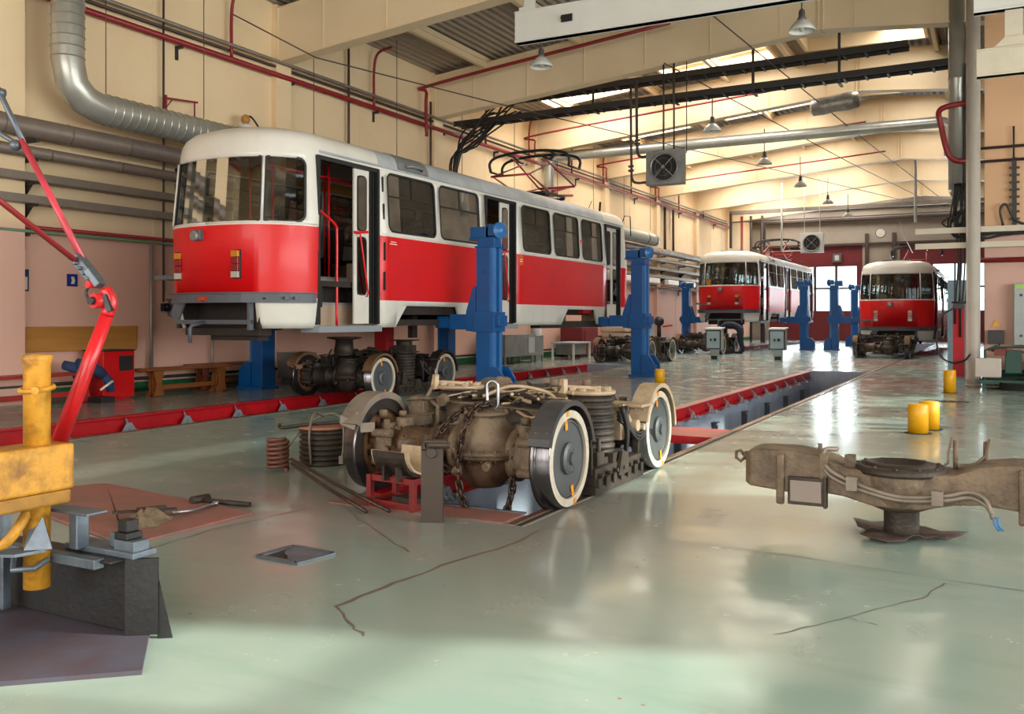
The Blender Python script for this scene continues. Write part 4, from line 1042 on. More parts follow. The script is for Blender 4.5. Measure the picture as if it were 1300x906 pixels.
m.box(-.04, -.02, -.19, -.14, .2, .3, 1); m.box(.08, .1, -.19, -.14, .2, .3, 1)
tag(m.build('bearing_shell', [M['cream'], M['grime']], loc=(-3.66, 5.33, .0)), 'half-round pale bearing shell lying in the red stand', 'bearing shell').rotation_euler = (0, 0, math.radians(-8))
m = MB(); m.prism([(-.07, -.02, 0), (.07, -.02, 0), (.07, -.02, .5), (.06, -.02, .52), (-.05, -.02, .52), (-.07, -.02, .5)], (0, .04, 0)); m.prism([(0, .02, 0), (0, .12, 0), (0, .02, .3)], (.015, 0, 0))
m.cyl((-.02, -.03, .5), (.12, -.03, .5), .022, n=10); m.cyl((.0, -.035, .45), (.0, -.0, .45), .035, n=12); m.box(-.05, .1, -.04, .03, .515, .53); m.cyl((-.05, -.04, .47), (-.05, .02, .56), .014, n=8)
tag(m.build('steel_post', mat('post_steel', '453a31', .5, .3, dirt='3d362f', amt=.7, scale=5), loc=(-3.21, 4.98, 0), bevel=.004), 'upright flat steel post standing on the floor before the near gearbox', 'post').rotation_euler = (0, 0, math.radians(24))
for (p, q, lab) in (((-4.93, 5.6, .2), (-3.58, 5.03, .025), 'upper of two long steel rods leaning from the floor onto the red stand'), ((-4.9, 5.57, .17), (-3.74, 4.99, .015), 'lower of two long steel rods leaning from the floor onto the red stand')):
    m = MB(); m.tube([p, ((p[0]+q[0])/2, (p[1]+q[1])/2, (p[2]+q[2])/2-.01), q], .013, 8); tag(m.build('steel_rod', M['chain']), lab, 'rod')

# coil springs left of the bogie
r = thing('spring_stack', 'wide brown ribbed rubber spring stack on the floor beside the near bogie', 'spring', (-5.38, 6.55, 0)); m = MB(); prof = []; h = 0
for k in range(7): prof += [(.205, h), (.222, h+.01), (.222, h+.028), (.2, h+.034), (.2, h+.044)]; h += .046
m.lathe(prof, (0, 0, 0), (0, 0, 1), 30); m.build('rubber_rings', M['grime'], r)
m = MB(); m.lathe([(.12, 0), (.22, .0), (.225, .01), (.225, .02), (.12, .025)], (0, 0, .32), (0, 0, 1), 26); m.build('top_ring', mat('ring_rust', 'a5705a', .5, dirt='6e4636', amt=.7, scale=8), r)
m = MB(); m.tube(smooth_path([(.05, -.24, .03), (.04, -.25, .3), (-.03, -.1, .46), (-.05, .05, .42)], 6), .011, 8); m.tube(smooth_path([(-.3, -.2, .1), (-.2, .0, .34), (-.02, .1, .44), (.2, .0, .4), (.28, -.08, .2), (.28, -.1, .09)], 6), .009, 8); m.box(.255, .3, -.115, -.095, .03, .1); m.build('wire_sling', M['fender'], r)
m = MB(); m.tube(smooth_path([(-5.68, 6.3, .36), (-5.7, 6.32, .34), (-5.66, 6.33, .33), (-5.4, 6.4, .37), (-4.95, 6.5, .405)], 5), [.016]*21, 8)
tag(m.build('pry_bar', M['grime']), 'dark hooked pry bar lying across the rubber spring stack', 'bar')
m = MB(); pts = []; n = 7*14
for i in range(n+1): a = 2*PI*i/14; pts.append((.085*math.cos(a), .085*math.sin(a), .02+.038*i/14))
m.tube(pts, .0165, 8); tag(m.build('coil_spring', mat('spring_rust', '6f4436', .5, dirt='4d3028', amt=.7), loc=(-5.45, 6.02, 0)), 'small rusty coil spring standing left of the wide spring stack', 'spring')
# hammer
m = MB(); m.tube([(-4.97, 4.7, .03), (-4.56, 4.76, .025)], .018, 10); m.cyl((-4.98, 4.63, .035), (-4.96, 4.77, .035), .03, n=10)
tag(m.build('hammer', M['grime']), 'dark hammer lying on the green floor left of the bogie', 'hammer')
# floor plate with rag and spanner
m = MB(); m.prism([(-6.6, 4.2, .001), (-4.4, 3.62, .001), (-4.42, 3.62, .001), (-4.4, 4.62, .001), (-6.2, 4.9, .001)], (0, 0, .014)); tag(m.build('floor_sheet', M['platered']), 'worn reddish steel sheet lying on the floor at left', 'sheet')
m = MB(); n = 10; vs = []; fs = []
random.seed(5)
for i in range(n+1):
    for j in range(n+1):
        x, y = i/n-.5, j/n-.5; vs.append((x*.26+random.uniform(-.01, .01), y*.4, .016+max(0, (.25-x*x-y*y))*.3*random.uniform(.5, 1.3)))
for i in range(n):
    for j in range(n): a = i*(n+1)+j; fs.append((a, a+1, a+n+2, a+n+1))
m.add(vs, fs, 0, True); tag(m.build('canvas_rag', M['canvas'], loc=(-4.8, 4.1, 0)), 'crumpled canvas rag on the reddish floor sheet', 'rag').rotation_euler = (0, 0, .5)
m = MB(); m.bar((-4.98, 3.98, .075), (-4.76, 4.3, .062), .05, .012); m.bar((-4.9, 4.1, .08), (-4.8, 4.25, .08), .03, .02); tag(m.build('clamp_bar', M['grime']), 'dark flat clamp bar on top of the canvas rag', 'clamp')
m = MB(); m.tube([(-4.74, 4.24, .05), (-4.72, 4.4, .035), (-4.78, 4.66, .03)], .011, 8); m.cyl((-4.78, 4.66, .02), (-4.78, 4.66, .045), .022, n=6); tag(m.build('spanner', M['shackle']), 'long steel spanner beside the canvas rag', 'spanner')
# floor hatch with broken lid
r = thing('floor_hatch', 'square steel hatch frame with a broken lid in the near floor', 'hatch', (-3.43, 3.93, 0)); m = MB(); q = [(-.16, -.12), (.12, -.14), (.17, .12), (-.14, .14)]
for k in range(4): a, b_ = q[k], q[(k+1) % 4]; m.bar((a[0], a[1], .006), (b_[0], b_[1], .006), .035, .01)
m.build('hatch_frame', M['edgegrey'], r)
m = MB(); m.prism([(x*.86, y*.86, .001) for x, y in q], (0, 0, .002)); m.build('hatch_hole', M['rubber'], r)
m = MB(); m.prism([(-.06, -.02, .006), (.0, -.06, .006), (.03, -.1, .006), (.1, -.11, .006), (.14, .1, .006), (-.11, .115, .006), (-.1, .03, .006)], (0, 0, .004)); m.build('hatch_lid', M['edgegrey'], r)
# ------------------------------------------------------------ column jacks
def make_jack(label):
    r = thing('column_jack', label, 'vehicle jack', group=None); m = MB()
    m.box(-.16, .1, -.17, .17, .0, 2.52, 0); m.box(.1, .17, -.15, -.06, 0, 2.5, 1); m.box(.1, .17, .06, .15, 0, 2.5, 1); m.box(.1, .12, -.06, .06, 0, 2.5, 0); m.box(-.18, .19, -.19, .19, 2.5, 2.53, 0)
    for z in (2.1,): m.tube([(.03+.035*math.cos(a)-.03, -.178, z+.035*math.sin(a)) for a in [2*PI*k/10 for k in range(10)]], .008, 6, closed=True)
    m.build('column', [M['blue'], M['bluel']], r, .006)
    m = MB(); m.box(-.2, .42, -.24, .24, 0, .05)
    for y in (-.2, .16): m.prism([(.4, y, .05), (.4, y, .3), (.28, y, .48), (.17, y, .5), (.1, y, .5), (.1, y, .05)], (0, .04, 0))
    m.box(.12, .37, -.14, .14, .04, .26)
    m.build('base', M['blue'], r, .006)
    m = MB(); m.box(-.2, .2, -.2, .2, 1.08, 1.42); m.box(.18, .27, -.15, .15, 1.18, 1.36)
    m.prism([(-.17, -.17, 1.85), (-.22, -.17, 1.85), (-.36, -.17, 1.42), (-.36, -.17, 1.1), (-.17, -.17, 1.08)], (0, .03, 0)); m.prism([(-.17, .14, 1.85), (-.22, .14, 1.85), (-.36, .14, 1.42), (-.36, .14, 1.1), (-.17, .14, 1.08)], (0, .03, 0))
    m.build('carriage', M['blue'], r, .006)
    m = MB(); m.box(-.7, -.3, -.15, .15, 1.12, 1.38); m.box(-.98, -.6, -.12, .12, 1.14, 1.32); m.box(-.98, -.8, -.1, .1, 1.32, 1.345)
    m.build('lifting_arm', M['blue'], r, .01)
    m = MB(); m.box(-.17, .17, -.12, .12, 2.53, 2.66); m.box(-.32, -.02, -.1, .1, 2.68, 2.86, 0); m.cyl((-.3, 0, 2.77), (-.02, 0, 2.77), .1, n=18); m.box(-.34, .16, -.11, .11, 2.64, 2.68)
    m.cyl((0, 0, 2.77), (.2, 0, 2.77), .07, n=14); m.box(.02, .14, -.09, .09, 2.7, 2.9); m.build('motor', M['blue'], r, .008)
    m = MB(); m.lathe([(.02, 0), (.13, .0), (.14, .01), (.14, .03), (.13, .04), (.05, .045), (.03, .07)], (.2, -.02, 2.79), (1, -.5, 0), 24); m.build('drive_wheel', M['bluel'], r)
    return r
jk = make_jack('nearest blue column jack, standing in front of the middle door of the near tram')
jk.location = (-7.62, 13.6, 0)
JG = 'blue column jacks'
for (x, y, rz, lab) in ((-7.15, 19.75, 0, 'blue column jack at the rear end of the near tram, beside a yellow bollard'),
        (-12.15, 13.0, PI, 'blue column jack behind the nose of the near tram, by the benches'),
        (-12.15, 19.5, PI, 'blue column jack at the wall side beneath the middle of the near tram'),
        (-7.1, 39.5, 0, 'blue column jack beside the distant raised tram, with its arm pointing left'),
        (-12.15, 39.5, PI, 'blue column jack at the wall left of the nose of the distant raised tram'),
        (-5.95, 39.8, PI, 'blue column jack right of centre, its arm reaching toward the low tram'),
        (-5.95, 46.0, PI, 'farthest blue column jack, just left of the low tram')):
    dup(jk, (x, y, 0), rz, lab)

# ------------------------------------------------------------ yellow bollards
def bollard(x, y, h, r_, lab):
    m = MB(); m.lathe([(r_, 0), (r_, h-.01), (r_-.01, h), (.0, h+.002)], (0, 0, 0), (0, 0, 1), 24); m.lathe([(r_+.04, 0), (r_+.04, .004), (r_, .006)], (0, 0, 0), (0, 0, 1), 24, 1)
    tag(m.build('bollard', [M['yellow'], M['dark']], loc=(x, y, 0)), lab, 'bollard')
bollard(-.8, 11.45, .33, .11, 'front one of the pair of short yellow bollards on the open green floor')
bollard(-.71, 11.9, .33, .11, 'rear one of the pair of short yellow bollards on the open green floor')
bollard(-.74, 17.9, .4, .1, 'short yellow bollard at the foot of the pale pipe column')
bollard(-5.96, 17.6, .3, .1, 'short yellow bollard beyond the rear wheel of the dismantled bogie')
bollard(-6.25, 12.1, .3, .11, 'short yellow bollard half hidden behind the dismantled bogie')
# ------------------------------------------------------------ control kiosks
def kiosk(x, y, lab):
    r = thing('control_kiosk', lab, 'control box', (x, y, 0)); m = MB(); m.box(-.12, .12, -.08, .08, 0, .35); m.box(-.15, .15, -.11, .11, 0, .012); m.build('post', M['kiosk'], r, .004)
    m = MB(); m.box(-.22, .22, -.18, .2, .35, .98, 0); m.prism([(-.26, -.22, .96), (.26, -.22, .96), (.26, -.22, 1.0), (-.26, -.22, 1.0)], (0, .44, .04)); m.build('cabinet', M['kiosk'], r, .008)
    m = MB(); m.box(-.235, .235, -.2, -.18, .37, .95, 0); m.box(-.2, .2, -.21, -.2, .4, .92, 1); dr = m.build('door', [M['rubber'], M['kioskp']], r)
    m = MB(); m.box(-.09, -.04, -.235, -.21, .62, .69); m.box(.02, .1, -.225, -.21, .62, .7); m.cyl((.06, -.24, .66), (.06, -.21, .66), .025, n=10); m.build('switch', M['rubber'], dr)
    m = MB(); m.box(-.09, .09, -.083, -.08, .05, .16, 0); m.build('outlet_plate', M['rubber'], r)
kiosk(-7.68, 27.9, 'grey control kiosk on a post, left one, before the bending worker')
kiosk(-5.85, 28.3, 'grey control kiosk on a post, right one, standing alone in mid floor')

# ------------------------------------------------------------ bolster beam on its pipe stand
r = thing('bolster_beam', 'heavy brown cast bolster beam resting on a pipe stump at right', 'bolster beam', (-.52, 6.0, 0))
m = MB()
def sec(x, w_, z0_, z1_): return [(x, -w_, z0_), (x, w_, z0_), (x, w_*.92, z1_), (x, -w_*.92, z1_)]
secs = [sec(-.9, .13, .27, .44), sec(-.86, .17, .255, .485), sec(-.62, .18, .235, .49), sec(-.45, .17, .25, .47), sec(-.3, .19, .24, .41), sec(-.12, .22, .2, .4), sec(.12, .22, .2, .4), sec(.3, .19, .24, .41), sec(.45, .17, .25, .47), sec(.62, .18, .235, .49), sec(.86, .17, .255, .485), sec(.9, .13, .27, .44)]
vs = [p for s_ in secs for p in s_]; fs = [(0, 1, 2, 3), tuple(len(vs)-4+i for i in range(4))]
for k in range(len(secs)-1):
    for i in range(4): j = (i+1) % 4; fs.append((k*4+i, k*4+j, k*4+4+j, k*4+4+i))
m.add(vs, fs, 0)
m.lathe([(.12, .16), (.22, .2), (.25, .3), (.25, .385)], (0, 0, 0), (0, 0, 1), 28)
for x in (-.66, .66):
    m.box(x-.035, x+.015, -.2, -.17, .16, .47); m.prism([(x+.27, -.18, .49), (x+.27, -.18, .25), (x+.23, -.18, .25), (x+.23, -.18, .49)], (0, -.03, 0))
m.cyl((-.9, 0, .42), (-.94, 0, .42), .03, n=10)
m.build('cast_beam', M['dusty'], r, .012)
m = MB()
for x in (-.52, .79):
    m.box(x-.1, x+.12, -.215, -.175, .17, .34, 0); m.box(x-.085, x+.1, -.225, -.215, .19, .32, 1); m.box(x+.11, x+.13, -.22, -.16, .16, .35, 0)
m.build('rubber_pad', [M['grime'], mat('pad_grey', '8c7f76', .5)], r, .006)
m = MB(); m.lathe([(.25, 0), (.27, .0), (.275, .015), (.26, .04), (.22, .045), (.22, .035), (.2, .035), (.2, .055), (.15, .06), (.13, .03), (.0, .03)], (0, 0, .385), (0, 0, 1), 36)
for k in range(12): a = 2*PI*k/12; m.cyl((.24*math.cos(a), .24*math.sin(a), .42), (.24*math.cos(a), .24*math.sin(a), .436), .012, n=6)
m.build('pivot_plate', [M['grime']], r)
m = MB()
for q in range(2): m.tube(smooth_path([(-.36, -.0-.04*q, .5), (-.42, -.12-.02*q, .5), (-.4, -.2, .42-.03*q), (-.28, -.22, .35-.03*q), (0, -.26, .28-.02*q), (.25, -.24, .3-.025*q), (.38, -.22, .33-.03*q), (.46, -.24, .3-.03*q), (.5, -.26, .2+.02*q)], 6), .013, 8)
for x, z in ((-.24, .33), (.22, .285)): m.box(x-.03, x+.03, -.285, -.22, z-.035, z+.045)
m.build('cable', M['fender'], r)
m = MB()
for x in (.5, .52): m.tube([(x, -.26, .21), (x+.01, -.27, .17), (x+.03, -.27, .14)], .009, 6)
m.build('cable_end', mat('cable_blue', '4c7fae', .4), r)
m = MB()
for x, y, h in ((-.47, .05, .54), (-.27, -.08, .5), (.3, .1, .6), (.46, .12, .6)): m.cyl((x, y, .4), (x, y, h-.02), .014, n=8)
for x0_, x1_ in ((.24, .28), (.32, .48)): m.sweep_rect([(x0_, .1, .43), ((x0_+x1_)/2, .1, .44), (x1_-.02, .1, .5), (x1_, .1, .6)], .05, .012, 0, side=(0, 1, 0))
m.box(-.3, -.24, -.12, -.06, .4, .48); m.tube([(-.94, .0, .42), (-.96, .0, .45), (-.99, .0, .44), (-.99, 0, .4), (-.96, 0, .38), (-.94, 0, .4)], .011, 8)
m.build('bracket', M['dusty'], r)
m = MB(); m.lathe([(.095, .015), (.105, .03), (.1, .06), (.1, .2), (.115, .235)], (-.51, 5.99, 0), (0, 0, 1), 26); tag(m.build('pipe_stand', M['grime']), 'short dark pipe stump carrying the bolster beam', 'stand')
m = MB(); random.seed(3); vs = [(-.51, 5.99, .03)]; n = 26; R_ = []
for k in range(n): a = 2*PI*k/n; R_.append(.24*(1+.35*math.sin(3*a+1))*random.uniform(.85, 1.1))
for rr in (.5, 1):
    for k in range(n): a = 2*PI*k/n; vs.append((-.51+R_[k]*rr*math.cos(a)*1.15, 5.99+R_[k]*rr*math.sin(a)*.9, .012+random.uniform(0, .03)*rr))
fs = [(0, 1+k, 1+(k+1) % n) for k in range(n)]+[(1+k, 1+n+k, 1+n+(k+1) % n, 1+(k+1) % n) for k in range(n)]
m.add(vs, fs, 0, True); o = m.build('rubber_sheet', M['mat']); tag(o, 'crumpled oily rubber sheet under the pipe stump', 'sheet'); sm_ = o.modifiers.new('thick', 'SOLIDIFY'); sm_.thickness = .006; sm_.offset = 1

# ------------------------------------------------------------ foreground fixture at lower left
r = thing('black_steel_fixture', 'heavy black steel channel fixture at the lower left corner', 'fixture', (0, 0, 0))
m = MB(); m.box(-4.6, -3.14, 2.6, 2.62, .02, .33); m.box(-4.6, -3.14, 2.5, 2.62, .32, .335)
m.prism([(-3.14, 2.57, .02), (-3.03, 2.64, .02), (-3.03, 2.64, .33), (-3.14, 2.57, .33)], (-.012, .016, 0)); m.prism([(-3.04, 2.645, .0), (-2.99, 2.68, 0), (-3.035, 2.65, .24)], (-.01, .01, 0))
m.build('channel', M['blacksteel'], r, .006)
m = MB(); m.box(-4.6, -3.2, 2.47, 2.52, .3, .34); m.box(-3.5, -3.08, 2.56, 2.68, .335, .36); m.box(-3.22, -3.1, 2.58, 2.66, .345, .4); m.box(-3.27, -3.22, 2.6, 2.65, .36, .42)
m.build('clamp_block', M['edgegrey'], r, .004)
m = MB(); m.box(-3.22, -3.14, 2.58, 2.66, .4, .43); m.box(-3.21, -3.15, 2.59, 2.65, .43, .48); m.build('clamp_nut', M['blacksteel'], r, .006)
m = MB(); m.box(-3.9, -3.28, 2.5, 2.6, .5, .512); m.box(-3.42, -3.37, 2.52, 2.58, .35, .5); m.box(-3.9, -3.86, 2.52, 2.56, .03, .5); m.build('angle_plate', M['edgegrey'], r, .004)
m = MB(); m.prism([(-5.2, 1.9, 0), (-3.3, 1.9, 0), (-2.78, 2.35, 0), (-3.1, 2.66, 0), (-5.2, 2.75, 0)], (0, 0, .018)); tag(m.build('base_slab', M['slab']), 'dark bluish base slab under the black fixture', 'slab')
r = thing('yellow_lifting_frame', 'worn yellow square-beam lifting frame at the left edge', 'lifting frame', (-3.47, 2.42, 0))
m = MB(); m.box(-.12, .05, -1.4, .13, .6, .79, 0); m.box(-.115, .045, -1.4, .12, .54, .6, 1); m.build('beam', [M['yelold'], M['yeldark']], r, .012)
m = MB(); m.lathe([(.05, 0), (.052, .0), (.052, .92), (.06, .94), (.06, .96), (.045, .96), (.045, .7)], (-.04, .02, .2), (0, 0, 1), 26, 0, True, False); m.build('upright_tube', M['yelold'], r)
m = MB(); m.cyl((-.04, -.2, .2+.45), (-.04, -.2, 1.0), .05, n=20); 
m.build('short_tube', M['yelold'], r)
m = MB(); m.tube([(-.04+.062*math.cos(a), .02+.062*math.sin(a), 1.02+.008*math.sin(a)) for a in [2*PI*k/16 for k in range(16)]], .011, 6, closed=True); m.cyl((.02, -.03, 1.02), (.06, -.06, 1.02), .016, n=8); m.build('clip_ring', M['yelold'], r)
m = MB(); m.prism([(-.12, -.18, .36), (.02, -.12, .36), (.05, .0, .36), (-.06, .02, .36)], (0, 0, .012)); m.prism([(-.02, -.05, .372), (.06, .02, .372), (.0, .02, .5), (-.04, .0, .5)], (.01, -.01, 0))
m.tube([(-.1+.0, -.04, .34), (-.02, -.1, .3), (.03, -.04, .3), (.02, .03, .32)], .012, 8); m.build('latch', M['edgegrey'], r, .003)
m = MB(); m.tube(smooth_path([(-.14, -.1, .48), (-.1, -.14, .44), (-.06, -.12, .4), (-.02, -.08, .46), (-.04, -.02, .52)], 5), .022, 8); m.build('hook_arm', M['yelold'], r)
# red crane jib with tie rods
r = thing('red_hoist_jib', 'red hoist jib post with two tie rods rising out of frame at the left', 'hoist', (0, 0, 0))
m = MB(); m.tube([(-3.567, 2.583, .78), (-3.385, 2.679, 1.324)], [.034, .028], 16); m.tube(smooth_path([(-3.385, 2.679, 1.324), (-3.372, 2.69, 1.385), (-3.395, 2.675, 1.44)], 5), [.028]*5+[.026]*5+[.02], 14)
m.cyl((-3.4, 2.62, 1.385), (-3.4, 2.7, 1.385), .032, n=16); m.build('jib_post', M['hoistred'], r)
m = MB(); m.cyl((-3.4, 2.605, 1.385), (-3.4, 2.62, 1.385), .018, n=10); m.bar((-3.375, 2.66, 1.41), (-3.35, 2.67, 1.34), .03, .022); m.tube(smooth_path([(-3.44, 2.65, 1.47), (-3.47, 2.64, 1.42), (-3.44, 2.65, 1.38), (-3.38, 2.67, 1.39)], 5), .006, 6); m.cyl((-3.435, 2.62, 1.455), (-3.435, 2.69, 1.455), .016, n=10, mi=1); m.build('pivot_chain', [M['black'], M['hoistred']], r)
m = MB(); m.bar((-3.42, 2.65, 1.47), (-3.53, 2.64, 1.575), .045, .05); m.bar((-3.4, 2.66, 1.45), (-3.45, 2.64, 1.52), .06, .03)
for k in range(5): q = V((-3.43, 2.61, 1.48)).lerp(V((-3.53, 2.6, 1.57)), k/4); m.cyl(q, q+V((0, .06, 0)), .01, n=6)
m.build('coupling', M['hoistgrey'], r, .004)
m = MB(); m.tube([(-3.5, 2.65, 1.56), (-3.943, 2.667, 2.124)], .0145, 12); m.build('upper_rod', M['rodpink'], r)
m = MB(); m.tube([(-3.93, 2.667, 2.11), (-4.128, 2.682, 2.365), (-4.4, 2.68, 2.75)], .013, 12); m.cyl((-4.128, 2.66, 2.365), (-4.128, 2.7, 2.365), .024, n=12); m.tube([(-3.95, 2.66, 2.1), (-4.06, 2.64, 2.16), (-4.25, 2.62, 2.36)], .011, 8); m.sph((-3.965, 2.65, 2.1), .026); m.build('rod_end', M['hoistgrey'], r)
m = MB(); m.tube([(-3.51, 2.64, 1.545), (-3.456, 2.246, 1.77), (-3.4, 1.9, 1.96)], .012, 10); m.build('lower_rod', M['pipered'], r)
# ------------------------------------------------------------ services on the left wall
def wallpipe(name, x, z, r_, y0, y1, mm, label, brk=3.0, n=12, joints=0):
    r = thing(name, label, 'pipe', (x, 0, z)); m = MB(); m.cyl((0, y0, 0), (0, y1, 0), r_, n=n)
    m.build('pipe_run', mm, r)
    if joints:
        m = MB(); m.cyl((0, 0, 0), (0, .03, 0), r_+.006, n=n); rep(m, 'joint_band', M['fender'], r, [(0, 4+joints*k, 0) for k in range(int((y1-4)/joints))])
    if brk:
        m = MB(); d = x-WX; m.box(-d+.005, .02, -.03, .03, -r_-.05, -r_); m.box(-d+.005, -d+.03, -.03, .03, -r_-.25, -r_); rep(m, 'wall_bracket', M['traydark'], r, [(0, 3+brk*k, 0) for k in range(int((y1-3)/brk))])
    return r
wallpipe('sprinkler_pipe', -13.16, 6.34, .055, -4.5, 51, M['pipered'], 'thick maroon pipe running high along the left wall beneath the rafters', 3)
wallpipe('conduit_pipe', -13.2, 6.52, .03, -4.5, 51, M['pipedark'], 'brown conduit just above the thick maroon pipe high on the left wall', 0)
wallpipe('conduit_pipe', -13.1, 6.6, .035, -4.5, 50, M['traygrey'], 'upper grey conduit above the thick maroon pipe high on the left wall', 0)
wallpipe('heating_pipe', -12.95, 4.2, .15, -4.5, 52, M['pipegrey'], 'fat lagged brown heating pipe on the left wall, topmost of the lower pipes', 3, 18, 1.1)
wallpipe('heating_pipe', -12.98, 3.84, .085, -4.5, 52, M['pipegrey'], 'slimmer lagged brown pipe directly under the fat heating pipe', 3, 14, 1.3)
def tray(z, lab):
    r = thing('cable_tray', lab, 'cable tray', (-13.05, 0, z)); m = MB(); m.box(-.14, .12, -4.5, 52, -.06, -.045); m.box(.11, .125, -4.5, 52, -.06, .06); m.box(-.14, -.13, -4.5, 52, -.06, .06); m.build('tray_channel', M['traygrey'], r)
    m = MB(); m.box(-.24, .1, -.03, .03, -.1, -.06); m.box(-.24, -.2, -.04, .04, -.33, -.06); m.prism([(-.2, -.01, -.3), (-.2, -.01, -.1), (.0, -.01, -.1)], (0, .02, 0)); rep(m, 'tray_bracket', M['traydark'], r, [(0, 3+3*k, 0) for k in range(16)])
tray(3.46, 'upper grey cable tray channel on the left wall'); tray(3.12, 'lower grey cable tray channel on the left wall')
wallpipe('wall_pipe', -13.2, 2.72, .03, -4.5, 51, M['pipered'], 'thin maroon pipe at head height on the left wall', 0); wallpipe('wall_pipe', -13.17, 2.65, .025, -4.5, 51, M['greenpipe'], 'thin pale green pipe directly beneath the thin maroon one on the left wall', 3)
wallpipe('skirting_pipe', -13.18, .27, .028, -4.5, 50, M['cable'], 'thin black pipe along the left wall just above the green skirting', 0)
def vpipe(y, z0, z1, r_, mm, lab, x=-13.17): m = MB(); m.cyl((x, y, z0), (x, y, z1), r_, n=10); tag(m.build('vertical_conduit', mm), lab, 'conduit')
vpipe(11.33, .1, 2.6, .035, M['traygrey'], 'grey vertical conduit on the wall left of the push-button box')
vpipe(11.6, 1.6, 7.6, .02, M['pipedark'], 'thin dark vertical conduit above the push-button box'); vpipe(12.05, 1.4, 4.0, .025, M['pipedark'], 'dark vertical conduit beside the push-button box')
vpipe(12.75, .0, 1.2, .03, M['traygrey'], 'grey vertical conduit below the nose of the near tram')
vpipe(16.9, 4.0, 7.7, .03, M['pipedark'], 'dark vertical conduit on the upper wall above the near tram roof'); vpipe(20.35, 4.0, 7.0, .03, M['pipedark'], 'dark vertical conduit beside the cable bundle')
vpipe(39.6, 4.3, 6.3, .06, M['pipedark'], 'left one of two brown vertical pipes high on the far part of the left wall'); vpipe(40.8, 4.3, 6.3, .05, M['pipedark'], 'right one of two brown vertical pipes high on the far part of the left wall')
for k, y in enumerate((13.2, 17.8, 23.2, 26.0, 29.3, 32.2, 35.2, 38.2, 41.5, 45.5)):
    m = MB(); m.tube(smooth_path([(-13.12, y, 6.36), (-13.12, y, 7.2), (-13.0, y, 7.6), (-12.6, y, 7.7)], 5), .032, 8)
    tag(m.build('riser_pipe', M['pipered']), 'maroon riser climbing from the high wall pipe to the roof', 'pipe', 'maroon risers on the left wall')
# wall brackets and small hardware
m = MB(); m.box(.0, .03, -.02, .02, -.35, .1); m.bar((0, 0, .05), (0, .75, .12), .03, .03); m.bar((0, .68, .1), (0, .68, -.3), .02, .02); m.tube([(0, 0, -.15), (0, .15, .04)], .01, 6)
tag(m.build('lamp_bracket', M['pipered'], loc=(-13.15, 11.62, 5.2)), 'thin rusty bracket arm high on the wall above the duct', 'bracket')
m = MB(); m.lathe([(.05, 0), (.14, .02), (.13, .06), (.06, .1)], (0, 0, 0), (0, 0, 1), 18, 1); m.lathe([(.05, .1), (.09, .16), (.08, .24), (.02, .28)], (0, 0, 0), (0, 0, 1), 18, 0)
m.tube(smooth_path([(0, .03, .24), (0, .15, .26), (0, .35, .1), (0, .5, -.1)], 5), .018, 6, 2); m.box(-.3, .0, -.02, .02, .02, .05, 2)
tag(m.build('wall_lamp', [M['wood2'], M['lamp'], M['cable']], loc=(-12.95, 13.4, 5.0)), 'small brown and white wall lamp with a curled cable just above the near tram roof', 'lamp')
r = thing('push_button_box', 'grey push-button box with rows of red buttons on the left wall', 'switch box', (-13.26, 11.9, 1.5)); m = MB(); m.box(0, .14, -.13, .17, -.15, .15); m.build('enclosure', M['frame'], r, .01)
m = MB()
for i in range(3):
    for j in range(3): m.cyl((.14, -.06+.09*i, -.09+.09*j), (.165, -.06+.09*i, -.09+.09*j), .024, n=10, mi=(i+j) % 2)
m.build('button', [M['redlens'], M['whitelens']], r); m = MB(); m.box(.02, .1, -.3, -.18, -.06, .08); m.cyl((.1, -.24, .02), (.15, -.24, .02), .04, n=10); m.build('socket', M['black'], r)
for (y, z, w_, h_, a, lab) in ((8.97, 1.9, .26, .34, 1, 'small notice sheet in a dark frame on the left wall above the wooden board'), (9.86, 1.93, .19, .2, 0, 'small dark blue sign on the left wall above the wooden board')):
    m = MB(); m.box(0, .015, y-w_/2, y+w_/2, z-h_/2, z+h_/2, 0)
    if a: m.box(.015, .018, y-w_*.4, y+w_*.4, z-h_*.42, z+h_*.15, 1); m.box(.015, .018, y-w_*.4, y+w_*.4, z+h_*.22, z+h_*.42, 2)
    else: m.prism([(.015, y-.03, z-.06), (.015, y+.03, z-.06), (.015, y+.045, z), (.015, y+.02, z+.06), (.015, y-.03, z+.05), (.015, y-.01, z)], (.003, 0, 0), 1)
    tag(m.build('wall_notice', [M['posterd'] if a else M['posterb'], M['poster'], M['posterb']], loc=(WX, 0, 0)), lab, 'notice')
m = MB(); m.box(0, .05, 3, 11.1, 0, .4); tag(m.build('wooden_wall_board', M['wood2'], loc=(WX, 0, .78), bevel=.01), 'wide ochre wooden board fixed along the left wall above the benches', 'board')
def bench(name, y0, y1, x, mm, lab, red=False):
    r = thing(name, lab, 'bench', (x, (y0+y1)/2, 0)); L = (y1-y0)/2; m = MB(); m.box(-.17, .17, -L, L, .43, .475); m.build('seat', mm, r, .008)
    m = MB(); m.box(-.02, .02, -L+.25, L-.25, .1, .18); m.build('stretcher', mm, r, .006)
    for s in (-1, 1):
        y = s*(L-.22); m = MB(); 
        for a in (-1, 1): m.prism([(a*.16, y-.02, 0), (a*.05, y-.02, .1), (a*.09, y-.02, .2), (a*.04, y-.02, .3), (a*.15, y-.02, .43), (a*.02, y-.02, .43), (a*.01, y-.02, .05), (a*.03, y-.02, 0)], (0, .04, 0))
        m.prism([(x_, y+q, z_) for x_, q, z_ in ((.172, -.1, .02), (.172, -.05, .22), (.172, -.1, .43), (.172, .1, .43), (.172, .05, .22), (.172, .1, .02))], (-.03, 0, 0))
        m.build('leg', mm, r, .004)
